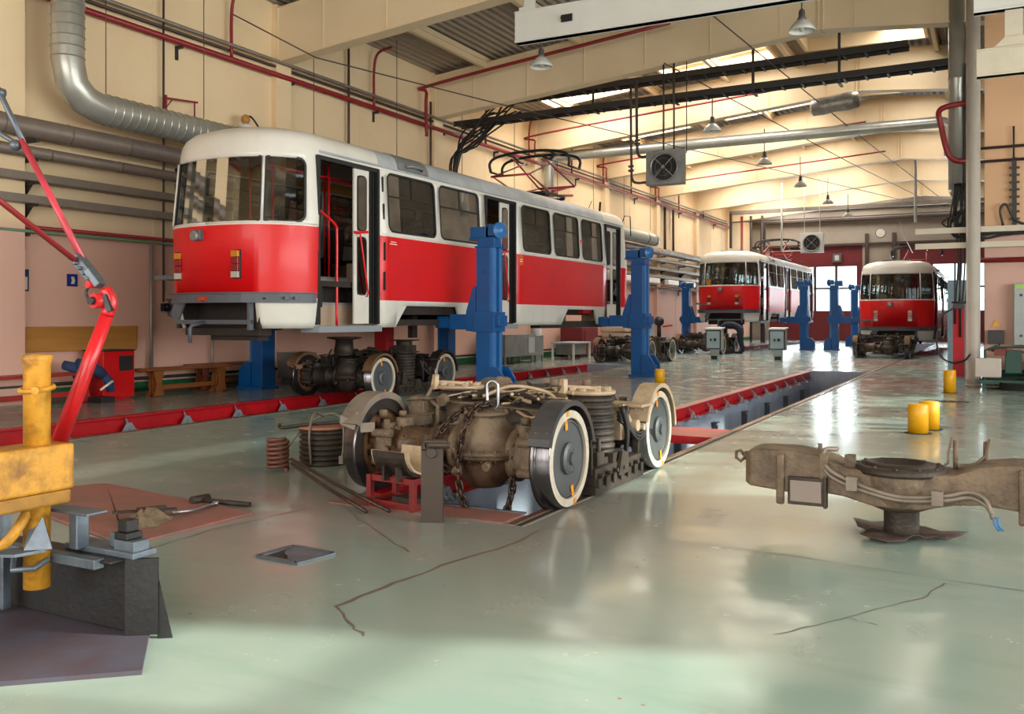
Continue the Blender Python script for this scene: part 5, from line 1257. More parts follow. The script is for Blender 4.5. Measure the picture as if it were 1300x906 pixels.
bench('wooden_bench', 10.6, 12.45, -12.55, M['wood'], 'varnished brown wooden bench in front, just right of the red cabinet')
bench('wooden_bench', 12.0, 13.9, -12.95, M['bench'], 'dark brown wooden bench against the wall, ending behind the blue jack')
bench('wooden_bench', 7.2, 9.75, -12.7, mat('bench_red', 'a32420', .4, dirt='70201a', amt=.7), 'reddish painted bench below the board at the far left')
r = thing('red_cabinet', 'bright red narrow cabinet with a dark opening, under the wooden board', 'cabinet', (-12.85, 10.2, 0)); m = MB(); m.box(-.25, .25, -.3, .3, .03, .78); m.box(-.2, .2, -.25, .25, 0, .03)
m.build('body', M['cabred'], r, .006); m = MB(); m.box(.25, .262, .0, .26, .46, .7); m.build('opening', M['rubber'], r); m = MB(); m.box(-.26, .27, -.31, .31, .78, .8); m.build('top', M['black'], r)
m = MB(); random.seed(9)
for (a, c, rr) in (((-12.5, 9.35, .62), (-12.4, 9.75, .42), .1), ((-12.4, 9.75, .42), (-12.35, 9.85, .15), .075), ((-12.6, 9.2, .6), (-12.5, 9.6, .4), .09)): m.tube([a, V(a).lerp(V(c), .5)+V((0, .03, .03)), c], [rr*.8, rr, rr*.75], 10)
m.tube([(-12.28, 9.6, .2), (-12.25, 9.8, .33)], .02, 6, 1); m.box(-12.5, -12.2, 9.55, 9.8, .0, .09, 2)
tag(m.build('work_clothes', [M['denim'], M['stripe'], M['shoe']]), 'heap of blue work clothes with a pale stripe on the bench beside the red cabinet', 'clothes')

# spiral duct on the left
r = thing('spiral_duct', 'big silver spiral duct dropping down and turning along the left wall', 'duct', (-12.6, 0, 0))
pts = [(0, 9.27, 7.9), (0, 9.27, 5.25)]+[(0, 9.27+.55*(1-math.cos(a)), 5.2-.55*math.sin(a)) for a in [PI/2*k/3 for k in range(1, 4)]]+[(0, 36.6, 4.62)]
pts[-2:] = [(0, 9.82, 4.64), (0, 36.6, 4.55)]
m = MB(); m.tube(pts, .24, 24); m.lathe([(.24, 0), (.2, .1), (.08, .16), (.01, .17)], (0, 36.6, 4.55), (0, 1, 0), 24); m.build('duct_tube', M['duct'], r)
m = MB(); z = 5.3
while z < 7.9: m.lathe([(.242, -.012), (.254, 0), (.242, .012)], (0, 9.27, z), (0, 0, 1), 24, 0, False, False); z += .16
m.build('duct_seam', M['duct'], r); m = MB()
y = 9.95
while y < 36.5: m.lathe([(.242, -.012), (.254, 0), (.242, .012)], (0, y, 4.64-.09*(y-9.8)/26.8), (0, 1, 0), 24, 0, True, False); y += .16
m.build('duct_seam', M['duct'], r)
m = MB()
for y in (9.95, 12, 15, 18, 21, 24, 27, 30, 33, 36): m.cyl((0, y, 4.9), (0, y, 8.0), .008, n=6); 
for y in (24.5, 28, 35.3, 36.3): m.lathe([(.25, -.06), (.252, 0), (.25, .06)], (0, y, 4.56), (0, 1, 0), 20, 0, True, False)
m.build('duct_hanger', M['pipedark'], r)
# silver duct crossing the hall, with drops at both ends
r = thing('crossing_duct', 'silver round duct crossing the hall behind the fan heater', 'duct', (0, 26.9, 0)); m = MB(); 
m.tube([(-12.85, 0, 4.4), (-12.85, 0, 6.2)]+[(-12.85+.33*(1-math.cos(a)), 0, 6.2+.33*math.sin(a)) for a in (.5, 1.05, PI/2)]+[(-1.4, 0, 6.53)]+[(-1.4+.3*math.sin(a), 0, 6.23+.3*math.cos(a)) for a in (.5, 1.05, PI/2)]+[(-1.1, 0, 5.6)], .155, 20)
m.build('duct_tube', M['duct'], r); m = MB()
x = -12.2
while x < -1.5: m.lathe([(.157, -.006), (.162, 0), (.157, .006)], (x, 0, 6.53), (1, 0, 0), 20, 0, True, False); x += .2
m.build('duct_seam', M['duct'], r)
# vertical ducts and cable risers beside the pale column
r = thing('vertical_duct', 'tall silver duct coming down beside the pale pipe column', 'duct', (-.72, 20.6, 0)); m = MB(); m.lathe([(.16, 0), (.16, 2.2), (.17, 2.22), (.17, 2.26), (.16, 2.28), (.16, 3.9)], (0, 0, 3.9), (0, 0, 1), 22); m.lathe([(.02, -.25), (.12, -.1), (.16, 0)], (0, 0, 3.9), (0, 0, 1), 22); m.build('duct_tube', M['duct'], r)
m = MB(); m.box(.14, .24, -.16, -.06, 2.6, 6.4); m.box(.26, .4, -.1, 0, 2.7, 6.2); 
z = 2.8
while z < 6.2: m.box(.25, .41, -.12, -.1, z, z+.03); z += .22
m.build('cable_ladder', M['traydark'], r)
m = MB(); random.seed(4)
for k in range(14):
    x0 = random.uniform(-.1, .3); m.tube(smooth_path([(x0, -.25, 4.0), (x0+random.uniform(-.1, .1), -.3, 3.5), (x0-random.uniform(.0, .35), -.4, 3.2+random.uniform(-.1, .15)), (.1+random.uniform(-.1, .2), -.46, 2.95+random.uniform(-.1, .1)), (.5, -.47, 2.95+random.uniform(-.1, .1)), (1.6, -.47, 3.0+random.uniform(-.06, .06)), (7, -.47, 3.0+random.uniform(-.05, .05))], 5), .018, 5)
for k in range(6): x0 = .0+.06*k; m.tube(smooth_path([(x0, -.16, 3.0), (x0+.03, -.2, 2.4), (x0-.02, -.2, 1.6)], 4), .014, 5)
m.build('cable', M['cable'], r)
m = MB(); m.tube(smooth_path([(.4, -.3, 5.55), (-.1, -.35, 5.5), (-.3, -.3, 5.42), (-.28, -.2, 5.2), (-.15, -.2, 4.6), (.0, -.1, 4.45), (.2, 0, 4.45)], 6), .055, 10); tag(m.build('bent_pipe', M['pipered'], loc=(-.72, 20.4, 0)), 'maroon pipe bent round the silver vertical duct', 'pipe')
m = MB(); m.lathe([(.125, 0), (.125, .1), (.14, .11), (.14, .16), (.125, .17), (.125, 8.4)], (-.41, 19.87, 0), (0, 0, 1), 26); m.lathe([(.15, .0), (.15, .04), (.13, .05)], (-.41, 19.87, 0), (0, 0, 1), 26); tag(m.build('pipe_column', M['column']), 'pale grey pipe column standing floor to roof at right', 'column')
r = thing('hose_station', 'narrow red board with valves and a looped black hose beside the pale column', 'hose station', (-.66, 19.72, 0)); m = MB(); m.box(-.1, .1, -.04, .04, .18, 1.58); m.build('board', M['panelred'], r)
m = MB(); m.cyl((-.12, -.08, 1.62), (.12, -.08, 1.62), .02, n=8); m.cyl((-.06, -.08, 1.2), (-.06, -.08, 2.4), .016, n=8); m.cyl((.03, -.08, .95), (.03, -.08, 2.6), .02, n=8); m.box(-.08, .1, -.12, -.04, 1.5, 1.6); m.build('valve', M['black'], r)
m = MB(); m.tube(smooth_path([(-.1, -.1, 1.5), (-.28, -.12, 1.35), (-.38, -.12, .95), (-.32, -.12, .6), (-.12, -.12, .46), (.1, -.1, .5), (.2, -.02, .62)], 6), .018, 8); m.build('hose', M['cable'], r)
r = thing('tall_blue_cabinet', 'tall pale blue cabinet just beyond the red hose panel', 'cabinet', (-.75, 22.6, 0)); m = MB(); m.box(-.22, .35, -.2, .3, .08, 2.15); m.box(-.2, .3, -.15, .25, 0, .08); m.build('body', M['lblue'], r, .01); m = MB(); m.box(-.19, .3, -.215, -.2, .15, 2.08); m.box(-.15, -.05, -.23, -.215, 1.2, 1.22); m.build('door', M['lblue'], r, .004)
# wall items on the machine room wall
for z, y_, rr, mm, lab in ((3.04, 20.0, .055, 'cranebeige', 'upper cream horizontal pipe crossing behind the pale column'), (2.74, 19.95, .055, 'cranebeige', 'lower cream horizontal pipe crossing behind the pale column')):
    m = MB(); m.box(-1.45, 6.5, y_+.02, y_+.1, z-rr, z+rr); tag(m.build('cream_rail', M[mm]), lab, 'rail')
for z, lab in ((4.62, 'upper thin dark pipe on the orange wall at right'), (4.36, 'lower thin dark pipe on the orange wall at right')):
    m = MB(); m.cyl((-.3, 20.1, z), (6.4, 20.1, z), .028, n=8); tag(m.build('wall_pipe', M['pipedark']), lab, 'pipe')
m = MB(); m.cyl((-.3, 20.12, 2.44), (6.4, 20.12, 2.44), .05, n=8); tag(m.build('wall_pipe', M['pipered']), 'dark red pipe on the machine room wall below the cream rails', 'pipe')
m = MB(); m.box(.25, .33, 20.08, 20.17, 3.1, 4.4)
for k in range(8): m.box(.2, .38, 20.06, 20.08, 3.2+.14*k, 3.24+.14*k)
m.cyl((.28, 20.1, 4.4), (.28, 20.1, 5.0), .02, n=6); m.tube(smooth_path([(.1, 20.1, 3.1), (.05, 20.05, 3.4), (.15, 20.05, 3.5), (.3, 20.05, 3.2), (.6, 20.05, 3.05)], 5), .025, 6); tag(m.build('cable_ladder', M['traydark']), 'short dark cable ladder on the orange wall at right', 'ladder')
r = thing('wall_cabinet', 'pale grey electrical cabinet with a green sticker on the pink wall at right edge', 'cabinet', (.55, 20.02, 1.4)); m = MB(); m.box(-.27, .45, -.12, .18, -.6, .58); m.build('body', M['kiosk'], r, .012); m = MB(); m.box(-.25, -.02, -.13, -.12, .48, .54); m.build('sticker', mat('sticker_green', '9ed92e', .4), r); m = MB(); m.cyl((-.15, -.14, .35), (-.15, -.12, .35), .025, n=10); m.cyl((-.15, -.14, -.42), (-.15, -.12, -.42), .025, n=10); m.build('lock', M['black'], r)
r = thing('socket_box', 'small black socket box under a yellow triangle on the pink wall', 'socket', (-.02, 20.1, .95)); m = MB(); m.box(-.14, .14, -.1, .08, -.13, .13)
m.tube(smooth_path([(.05, -.05, -.13), (.1, -.05, -.24), (.3, -.05, -.28), (.8, -.05, -.28)], 5), .014, 6); m.build('box', M['black'], r, .01); m = MB(); m.prism([(-.08, .06, .2), (.08, .06, .2), (0, .06, .34)], (0, .005, 0)); m.build('warning_triangle', M['yellow'], r)
# compressor group at right
r = thing('green_compressor', 'dark green compressor set with a white box at the right edge', 'compressor', (.25, 19.35, 0)); m = MB(); m.box(-.55, 1.3, -.3, .4, .1, .18); m.box(-.5, -.42, -.25, .35, 0, .1); m.box(.9, 1.0, -.25, .35, 0, .1); m.box(-.5, -.4, -.1, .3, .18, .32)
for x in (-.45, 1.2): m.tube([(x, -.25, .1), (x, -.25, .72), (x+(.2 if x < 0 else 0), .0, .8)], .025, 8)
m.tube([(-.4, -.25, .72), (-.25, -.25, .78), (1.3, -.25, .8)], .02, 8); m.build('skid', M['green'], r, .006)
m = MB(); m.box(-.12, .15, -.15, .3, .3, .72); m.box(.2, .5, -.2, .3, .18, .58); m.cyl((.5, .05, .38), (1.1, .05, .38), .19, n=22); m.box(.62, .95, -.1, .2, .5, .62); m.cyl((-.2, .05, .3), (.22, .05, .3), .06, n=10)
for k in range(7): m.lathe([(.2, -.01), (.21, 0), (.2, .01)], (.56+.08*k, .05, .38), (1, 0, 0), 20, 0, True, False)
m.build('motor', M['green'], r, .008); m = MB(); m.box(-.62, -.18, -.28, .05, .22, .58); m.build('control_box', M['column'], r, .02)
m = MB(); m.cyl((-.35, -.1, .72), (.0, -.1, .72), .03, n=8); m.box(-.3, -.1, -.15, -.02, .62, .76); m.build('gauge_head', mat('gauge_red', '7e3226', .5), r)
m = MB()
for k in range(4): m.tube([(.35+.75*math.cos(a), -.1+.22*math.sin(a), .03+.03*k) for a in [2*PI*q/20 for q in range(20)]], .02, 6, closed=True)
tag(m.build('hose_coil', M['cable'], loc=(.45, 19.15, 0)), 'coiled black hose lying under the green compressor', 'hose')
m = MB(); m.box(-.09, .09, -.06, .06, 0, .005)
for k in range(5): m.box(-.3+.12*k, -.24+.12*k, -.08, .08, .005, .012)
m.box(-.33, .33, -.1, .1, 0, .004); tag(m.build('floor_grate', M['dark'], loc=(-.72, 16.0, .001)), 'dark slotted drain grate in the floor near the rear bollard', 'grate')
m = MB(); m.box(-.45, .5, -.12, .1, 0, .006, 0); tag(m.build('floor_hatch', M['edgegrey'], loc=(-.95, 12.15, .001)), 'flat steel hatch plate beside the pair of bollards', 'hatch')

# ------------------------------------------------------------ overhead: trays, crane girders, fans, lamps
def hall_tray(z, lab, x1):
    r = thing('cable_tray', lab, 'cable tray', (0, 21.6, z)); m = MB()
    for y in (-.22, .2): m.prism([(-13.1, y, -.07), (x1, y, .05), (x1, y, .19), (-13.1, y, .07)], (0, .02, 0))
    x = -12.9
    while x < x1: zz = -.05+.1*(x+13.1)/(x1+13.1); m.box(x-.025, x+.025, -.2, .2, zz-.03, zz+.03); x += .45
    m.build('ladder_frame', M['traydark'], r); m = MB(); random.seed(int(z*10))
    for k in range(8): y = -.12+.035*k; m.tube([(-12.9, y, .0), (-9, y+random.uniform(-.02, .02), .04), (-5, y, .08), (x1, y, .13)], .016, 5)
    m.build('cable', M['cable'], r)
hall_tray(7.1, 'upper long dark cable tray crossing the hall under the roof', -1.7); hall_tray(6.6, 'lower long dark cable tray crossing the hall under the roof', -.9)
for x, z in ((-9.0, 6.6), (-6.9, 6.6), (-5.0, 6.6), (-3.1, 6.6)): m = MB(); m.box(-.03, .03, -.2, -.17, -.06, 1.35); m.box(-.03, .03, -.2, .2, -.08, -.05); tag(m.build('tray_hanger', M['traydark'], loc=(x, 21.6, z)), 'dark slotted hanger strap holding the two long cable trays', 'hanger', 'hangers of the crossing cable trays')
m = MB(); random.seed(6)
for k in range(16):
    y = 21.5+random.uniform(-.3, .3); a = random.uniform(0, 1)
    m.tube(smooth_path([(-11.0-a*.8, y, 6.75+.4*(k % 2)), (-12.0, y, 6.5+random.uniform(-.25, .3)), (-12.6+random.uniform(-.25, .25), y-.1, 6.1+random.uniform(-.2, .2)), (-13.0+random.uniform(0, .15), 21.2+random.uniform(-.15, .15), 5.6), (-13.0+random.uniform(0, .12), 21.1+random.uniform(-.15, .15), 4.3)], 5), .024, 5)
tag(m.build('cable_bundle', M['cable']), 'dark bundle of cables sweeping from the trays down the left wall', 'cables')
def girder(x0, x1, y, z0, z1, mm, lab, w_=.22):
    r = thing('crane_girder', lab, 'girder', ((x0+x1)/2, y, (z0+z1)/2)); L = (x1-x0)/2; h = (z1-z0)/2; m = MB(); m.box(-L, L, -w_/2, w_/2, -h, -h+.03); m.box(-L, L, -w_/2, w_/2, h-.03, h); m.box(-L, L, -w_/2+.02, w_/2-.05, -h, h); m.build('i_beam', mm, r, .004)
    return r
g1 = girder(-7.4, -1.2, 14.2, 6.08, 6.62, M['crane'], 'white crane girder crossing the upper middle of the picture')
m = MB(); m.box(-2.2, -2.0, -.13, -.11, -.05, .07, 0); m.cyl((-2.18, -.14, .02), (-2.18, -.11, .02), .03, n=8); m.build('end_socket', M['black'], g1)
m = MB(); m.box(-3.0, -2.7, -.12, .12, .27, .32); m.prism([(-2.95, -.05, .32), (-2.75, -.05, .32), (-2.8, -.05, .75), (-2.9, -.05, .75)], (0, .1, 0)); m.box(-3.05, -2.65, -.1, .1, .7, .78); m.build('hanger_bracket', M['crane'], g1)
m = MB(); m.box(-.35, .35, -6.5, 6.5, 0, .3) if False else m.box(-.06, .06, -.05, .05, 0, .3); 
m.build('rail_clip', M['crane'], g1)
g2 = girder(-.33, 6.5, 16.3, 6.12, 6.75, M['crane'], 'white girder end at the upper right corner')
m = MB(); m.box(-1.67, -1.5, -.1, .1, .31, 1.66); m.build('hanger_bracket', M['crane'], g2)
g3 = girder(-.29, 6.5, 16.35, 5.12, 5.55, M['cranebeige'], 'beige girder on a bracket below the white one at the upper right')
m = MB(); m.box(-3.0, -2.75, -.06, .06, .22, .8); m.prism([(-3.15, -.1, .22), (-2.6, -.1, .22), (-2.75, -.1, .36), (-3.0, -.1, .36)], (0, .2, 0)); m.build('bracket', M['cranebeige'], g3)

def fan(x, y, z, mm, lab):
    r = thing('fan_heater', lab, 'fan', (x, y, z)); m = MB(); w_ = .44
    m.box(-w_, w_, -.02, .25, -w_*.9, w_*.9, 0); m.build('casing', mm, r, .01)
    m = MB(); m.lathe([(.34, 0), (.34, .04), (.31, .045), (.3, .0)], (0, -.02, 0), (0, -1, 0), 32); m.build('shroud_ring', M['fanbody'], r)
    m = MB(); m.lathe([(.3, 0), (.3, .005)], (0, -.021, 0), (0, -1, 0), 32); m.build('fan_well', M['rubber'], r)
    m = MB(); m.cyl((0, -.03, 0), (0, -.09, 0), .07, n=16)
    for k in range(5): a = 2*PI*k/5; c, s = math.cos(a), math.sin(a); m.prism([(.06*c-.02*s, -.045, .06*s+.02*c), (.27*c-.09*s, -.04, .27*s+.09*c), (.28*c+.06*s, -.06, .28*s-.06*c), (.06*c+.04*s, -.06, .06*s-.04*c)], (0, -.006, 0))
    m.build('fan_blade', M['black'], r)
    m = MB()
    for k in range(4): a = PI/4+PI/2*k; m.bar((.07*math.cos(a), -.075, .07*math.sin(a)), (.33*math.cos(a), -.06, .33*math.sin(a)), .02, .02)
    for q in (.2,): m.tube([(q*math.cos(a), -.072, q*math.sin(a)) for a in [2*PI*k/24 for k in range(24)]], .003, 4, closed=True)
    m.cyl((0, -.09, 0), (0, -.1, 0), .045, n=12); m.build('guard', M['fanbody'], r)
    return r
f1 = fan(-6.8, 20.4, 4.8, M['fanbody'], 'grey fan heater hanging above the near tram, the nearest one')
m = MB()
for x in (-.05, .2): m.cyl((x, .1, .4), (x, .1, 2.4), .022, n=8)
m.tube(smooth_path([(-.44, .1, -.3), (-.7, .1, -.3), (-.82, .1, -.2), (-.84, .1, .2), (-.86, .1, 2.0)], 6), .03, 8); m.tube(smooth_path([(-.44, .1, .3), (-.6, .1, .3), (-.68, .1, .4), (-.7, .1, .7), (-.72, .1, 2.1)], 6), .035, 8)
for (x, z) in ((-.85, .1), (-.85, 0), (-.69, .62), (-.69, .7)): m.cyl((x-.06, .1, z), (x+.06, .1, z), .03, n=8)
m.cyl((.5, .1, .3), (.5, .1, 2.4), .012, n=6); m.build('hanging_pipe', M['pipedark'], f1)
f2 = fan(-6.6, 38.3, 4.35, M['fanwhite'], 'white fan heater hanging in the distance between the two far trams'); m = MB()
for x in (-.3, .3): m.cyl((x, .1, .4), (x, .1, 2.7), .02, n=6)
m.cyl((-1.2, .1, -.3), (-.44, .1, -.3), .03, n=6); m.cyl((-1.2, .1, -.3), (-1.2, .1, 2.5), .04, n=6); m.build('hanging_pipe', M['crane'], f2)
# bell lamps
def lamp(lab, z):
    r = thing('bell_lamp', lab, 'lamp', (0, 0, z)); m = MB(); m.lathe([(.23, 0), (.235, .02), (.2, .08), (.12, .17), (.08, .2)], (0, 0, 0), (0, 0, 1), 24, 0, True, False); m.lathe([(.225, .0), (.19, .07), (.1, .16), (.0, .17)], (0, 0, 0), (0, 0, 1), 24, 0, True, False); m.build('shade', M['lamp'], r)
    m = MB(); m.lathe([(.06, .19), (.09, .2), (.06, .26), (.055, .36), (.02, .4)], (0, 0, 0), (0, 0, 1), 16); m.cyl((0, 0, .38), (0, 0, 1.1), .016, n=6); m.build('gear_housing', M['lampd'], r); m = MB(); m.sph((0, 0, .06), .07); m.build('bulb', M['whitelens'], r)
    return r
L0 = lamp('bell lamp hanging just left of the white crane girder end', 6.3); L0.location = (-8.3, 17, 6.48)
LG = 'bell lamps in a row receding down the hall'
for (x, y, z, lab) in ((-3.1, 17, 6.46, 'dark bell lamp hanging at the top, nearest to the camera'), (-6.4, 23, 6.05, 'white bell lamp above the fan heater, first of the receding row'), (-6.4, 28.9, 6.1, 'white bell lamp, second of the receding row'), (-6.4, 34.8, 6.15, 'white bell lamp, third of the receding row'), (-6.4, 41, 6.2, 'white bell lamp, fourth of the receding row'), (-6.4, 47, 6.25, 'white bell lamp, farthest of the receding row')):
    dup(L0, (x, y, z), 0, lab)
# overhead wires
for k, (p, q, lab) in enumerate((((-13.1, 13.2, 7.2), (-3.0, 44.9, 6.4), 'thin overhead wire from the near left wall slanting down the hall'), ((-6.8, 20.4, 7.2), (-2.2, 47, 6.4), 'thin span wire slanting past the receding lamps'), ((-5.0, 14.6, 7.1), (-1.8, 44, 6.2), 'second span wire from the white girder toward the far doors'), ((-3.3, 38, 5.0), (-3.3, 44, 4.2), 'short pale wire hanging above the low tram'))):
    m = MB(); m.tube([p, (-12.0, 14.35, 6.5), (-10.3, 20, 6.42), q] if k == 0 else [p, V(p).lerp(V(q), .5)-V((0, 0, .1)), q], .014, 5); tag(m.build('overhead_wire', M['cranebeige' if k == 3 else 'pipedark']), lab, 'wire')
for k, (y, z0_, x0_, x1_, lab) in enumerate(((19.9, 7.1, -13, -6.5, 'maroon sprinkler pipe under the roof just before the shaded rafter'), (26.0, 6.9, -12.9, -4.2, 'thin red sprinkler pipe before the rafter above the pantograph'), (32.0, 6.9, -12.9, -3.8, 'thin red sprinkler pipe in the middle of the hall roof'), (38.0, 6.9, -12.9, -3.8, 'thin red sprinkler pipe towards the far end of the hall roof'))):
    m = MB(); m.tube(smooth_path([(x0_, y, 6.0 if k == 0 else z0_-.5), (x0_, y, z0_), (x0_+.3, y, z0_+.22), (x1_, y, z0_+.85)], 6), .045 if k == 0 else .03, 8); tag(m.build('sprinkler_pipe', M['pipered']), lab, 'pipe')
m = MB(); random.seed(8); m.lathe([(.1, -.6), (.2, -.55), (.22, -.3), (.2, .0), (.23, .3), (.2, .55), (.08, .6)], (0, 0, 0), (1, 0, .1), 20); tag(m.build('wrapped_bundle', M['foil'], loc=(-3.6, 24.2, 6.7)), 'crumpled silvery wrapped roll hung under the roof at upper right', 'roll')
m = MB(); m.cyl((0, 0, 0), (0, 0, 3.45), .06, n=10); tag(m.build('white_tube', M['crane'], loc=(-3.0, 41.5, 5.3)), 'white vertical tube hanging near the far wall', 'tube')
m = MB(); m.box(-12.8, -.5, -.1, .1, -.1, .1, 0); m.box(-12.8, -.5, .2, .25, -.5, -.45, 1); m.box(-12.8, -12.7, -.1, .1, -1.9, 0, 1); tag(m.build('far_gantry', [M['traygrey'], M['pipedark']], loc=(0, 49.5, 7.0)), 'grey gantry beam crossing the hall before the far wall', 'beam')
for x, zz in ((-12.4, 0), (-11.9, 0), (-11.3, 0)):
    m = MB(); m.cyl((x, 50.5, 0), (x, 50.5, 6.9), .07, n=8); m.box(x-.12, x+.12, 50.6, 50.9, 0, 6.5, 0) if x > -11.5 else None; tag(m.build('far_pipe', M['pipedark' if x > -12 else 'pipered']), {-12.4: 'maroon', -11.9: 'left brown', -11.3: 'right brown'}[x]+' vertical pipe in the far left corner of the hall', 'pipe')
m = MB(); m.cyl((0, 0, 0), (0, .08, 0), .28, n=24, mi=0); m.cyl((0, -.01, 0), (0, 0, 0), .24, n=24, mi=1); tag(m.build('wall_clock', [M['frame'], M['poster']], loc=(-5.85, 55.8, 6.15)), 'round pale clock on the pier of the far wall', 'clock')
m = MB(); m.box(-.25, .25, -.05, .05, -.25, .25, 0); m.box(-.12, .12, -.06, -.05, -.15, .15, 1); tag(m.build('number_board', [M['frame'], M['poster']], loc=(-8.3, 56.49, 4.85)), 'small square board above the left far door windows', 'sign')
# white strip light housings along the far left wall
for k in range(7):
    m = MB(); m.box(-.1, .1, -.75, .75, -.12, .12); tag(m.build('strip_light', M['lamp'], loc=(-12.75, 31.5+2.6*k, 2.88), bevel=.04), 'white rounded strip light housing on the far left wall', 'lamp', 'strip lights along the far left wall')

# ------------------------------------------------------------ equipment behind and beyond the near tram
r = thing('grey_machine_cabinet', 'grey sheet-metal machine cabinet on legs by the left wall, seen under the near tram', 'cabinet', (-12.6, 23.9, 0)); m = MB(); m.box(-.5, .45, -1.3, .6, .22, .85); m.box(-.4, .4, .68, 1.25, .2, .8)
for y in (-1.2, .5, .75, 1.2):
    for x in (-.4, .38): m.box(x-.03, x+.03, y-.03, y+.03, 0, .22)
m.build('body', M['fanbody'], r, .01); m = MB(); m.box(-.3, .35, .6, .68, .3, .8); m.box(.45, .47, .1, .5, .3, .75); m.build('door', M['kiosk'], r)
m = MB(); m.cyl((-12.9, 26.1, 0), (-12.9, 26.1, 1.2), .15, n=16); tag(m.build('floor_pipe', M['kiosk']), 'stout pale pipe rising from the floor beside the grey cabinet', 'pipe')
r = thing('white_work_table', 'small white worktable covered with cloth near the left wall', 'table', (-12.2, 27.2, 0)); m = MB(); m.box(-.4, .4, -.7, .7, .5, .55); m.build('table_top', M['kiosk'], r, .006)
for x, y in ((-.36, -.64), (.36, -.64), (-.36, .64), (.36, .64)): m = MB(); m.box(x-.03, x+.03, y-.03, y+.03, 0, .5); m.build('leg', M['crane'], r)
m = MB(); m.box(-.3, .3, -.55, .5, .15, .48); m.build('side_panel', M['fanbody'], r)
r = thing('maroon_machine', 'dark red box machine by the left wall behind the white worktable', 'machine', (-12.7, 29.2, 0)); m = MB(); m.box(-.4, .4, -.9, .5, .1, 1.0); m.box(-.3, .3, -.8, .4, 0, .1); m.box(.4, .42, -.7, -.1, .3, .9); m.build('body', M['maroon'], r, .01); m = MB(); m.cyl((0, .6, .2), (0, 1.0, .8), .15, n=12); m.box(-.2, .3, .55, 1.1, .05, .7); m.build('drive_unit', M['black'], r, .01)
for k in range(5):
    m = MB(); m.box(-.5, .5, -.9, .9, 0, .03, 0); m.box(-.45, .45, -.85, .85, .03, .17, 1); tag(m.build('wrapped_stack', [M['cardboard'], M['paper']], loc=(-12.5, 32.5, .02+.2*k), bevel=.01), ['lowest wrapped packet of the pile by the left wall beyond the near tram', 'second lowest wrapped packet of the pile beyond the near tram', 'middle wrapped packet of the pile beyond the near tram', 'second highest wrapped packet of the pile beyond the near tram', 'topmost wrapped packet of the pile beyond the near tram'][k], 'packet')
r = thing('pale_blue_locker', 'pale blue-grey locker with a coloured picture, seen below the rear of the near tram', 'locker', (-12.7, 35.2, 0)); m = MB(); m.box(-.35, .35, -.6, .6, .05, 1.35); m.build('body', M['kioskp'], r, .01); m = MB(); m.box(.35, .36, -.45, -.1, .75, 1.2, 0); m.box(.36, .365, -.35, -.2, .8, 1.05, 1); m.build('picture', [M['lblue'], M['sticker']], r)
r = thing('drill_stand', 'small machine with a round black head and red lever by the rear jack', 'machine', (-11.2, 33.0, 0)); m = MB(); m.box(-.2, .2, -.2, .2, .0, .6); m.cyl((0, 0, .6), (0, 0, 1.05), .08, n=12); m.sph((0, 0, 1.2), .19); m.build('body', M['black'], r); m = MB(); m.bar((.1, .1, 1.0), (.45, .2, 1.05), .12, .06); m.build('lever', M['panelred'], r)
m = MB(); m.box(-.35, .3, -.2, .25, .1, .62); m.box(-.3, .25, -.15, .2, 0, .1); m.box(.3, .32, -.15, .2, .15, .58); tag(m.build('small_grey_cabinet', M['fanbody'], loc=(-12.6, 14.5, 0), bevel=.01), 'small blue-grey cabinet on the floor behind the front left jack', 'cabinet')
m = MB(); m.box(-.15, .15, -.15, .15, 0, 1.3); m.box(-.25, .25, -.25, .25, 0, .05); tag(m.build('red_support_post', M['panelred'], loc=(-11.6, 16.1, 0), bevel=.01), 'square red support post under the middle of the near tram', 'post')
m = MB(); m.box(0, .12, -.1, .1, 1.02, 1.3, 0); m.cyl((.06, 0, .2), (.06, 0, 1.0), .02, n=6, mi=1); tag(m.build('wall_socket', [M['kiosk'], M['pipedark']], loc=(WX, 18.1, 0)), 'grey wall socket box above the rear wheel of the bogie under the near tram', 'socket')
m = MB(); m.box(-.02, .02, -.6, .6, 0, .0) if False else m.box(-.3, .3, -.9, .9, 0, .22); m.box(-.25, .25, -.8, .8, .22, .3); tag(m.build('orange_beam', M['yellow'], loc=(-10.6, 28.2, .85)), 'x', 'beam')
bpy.data.objects.remove([o for o in COL.objects if o.name.startswith('orange_beam')][0])

# ------------------------------------------------------------ worker bending over the far bogie
r = thing('person', 'person in dark navy work clothes bending low over the bogie under the distant tram', 'person', (-8.5, 34.3, 0), 0)
def skin(name, verts, edges, rad, m_, parent, sub=2):
    me = bpy.data.meshes.new(name); me.from_pydata([V(v) for v in verts], edges, []); me.materials.append(m_); o = bpy.data.objects.new(name, me); COL.objects.link(o); o.parent = parent
    o.modifiers.new('skin', 'SKIN'); sv = me.skin_vertices[0].data if me.skin_vertices else None
    if sv is None:
        import bmesh; bm = bmesh.new(); bm.from_mesh(me); bm.verts.layers.skin.verify(); bm.to_mesh(me); bm.free(); sv = me.skin_vertices[0].data
    for i, rr in enumerate(rad): sv[i].radius = (rr, rr) if not isinstance(rr, tuple) else rr; sv[i].use_root = (i == 0)
    s = o.modifiers.new('sub', 'SUBSURF'); s.levels = sub; s.render_levels = sub
    for p in me.polygons: p.use_smooth = True
    return o
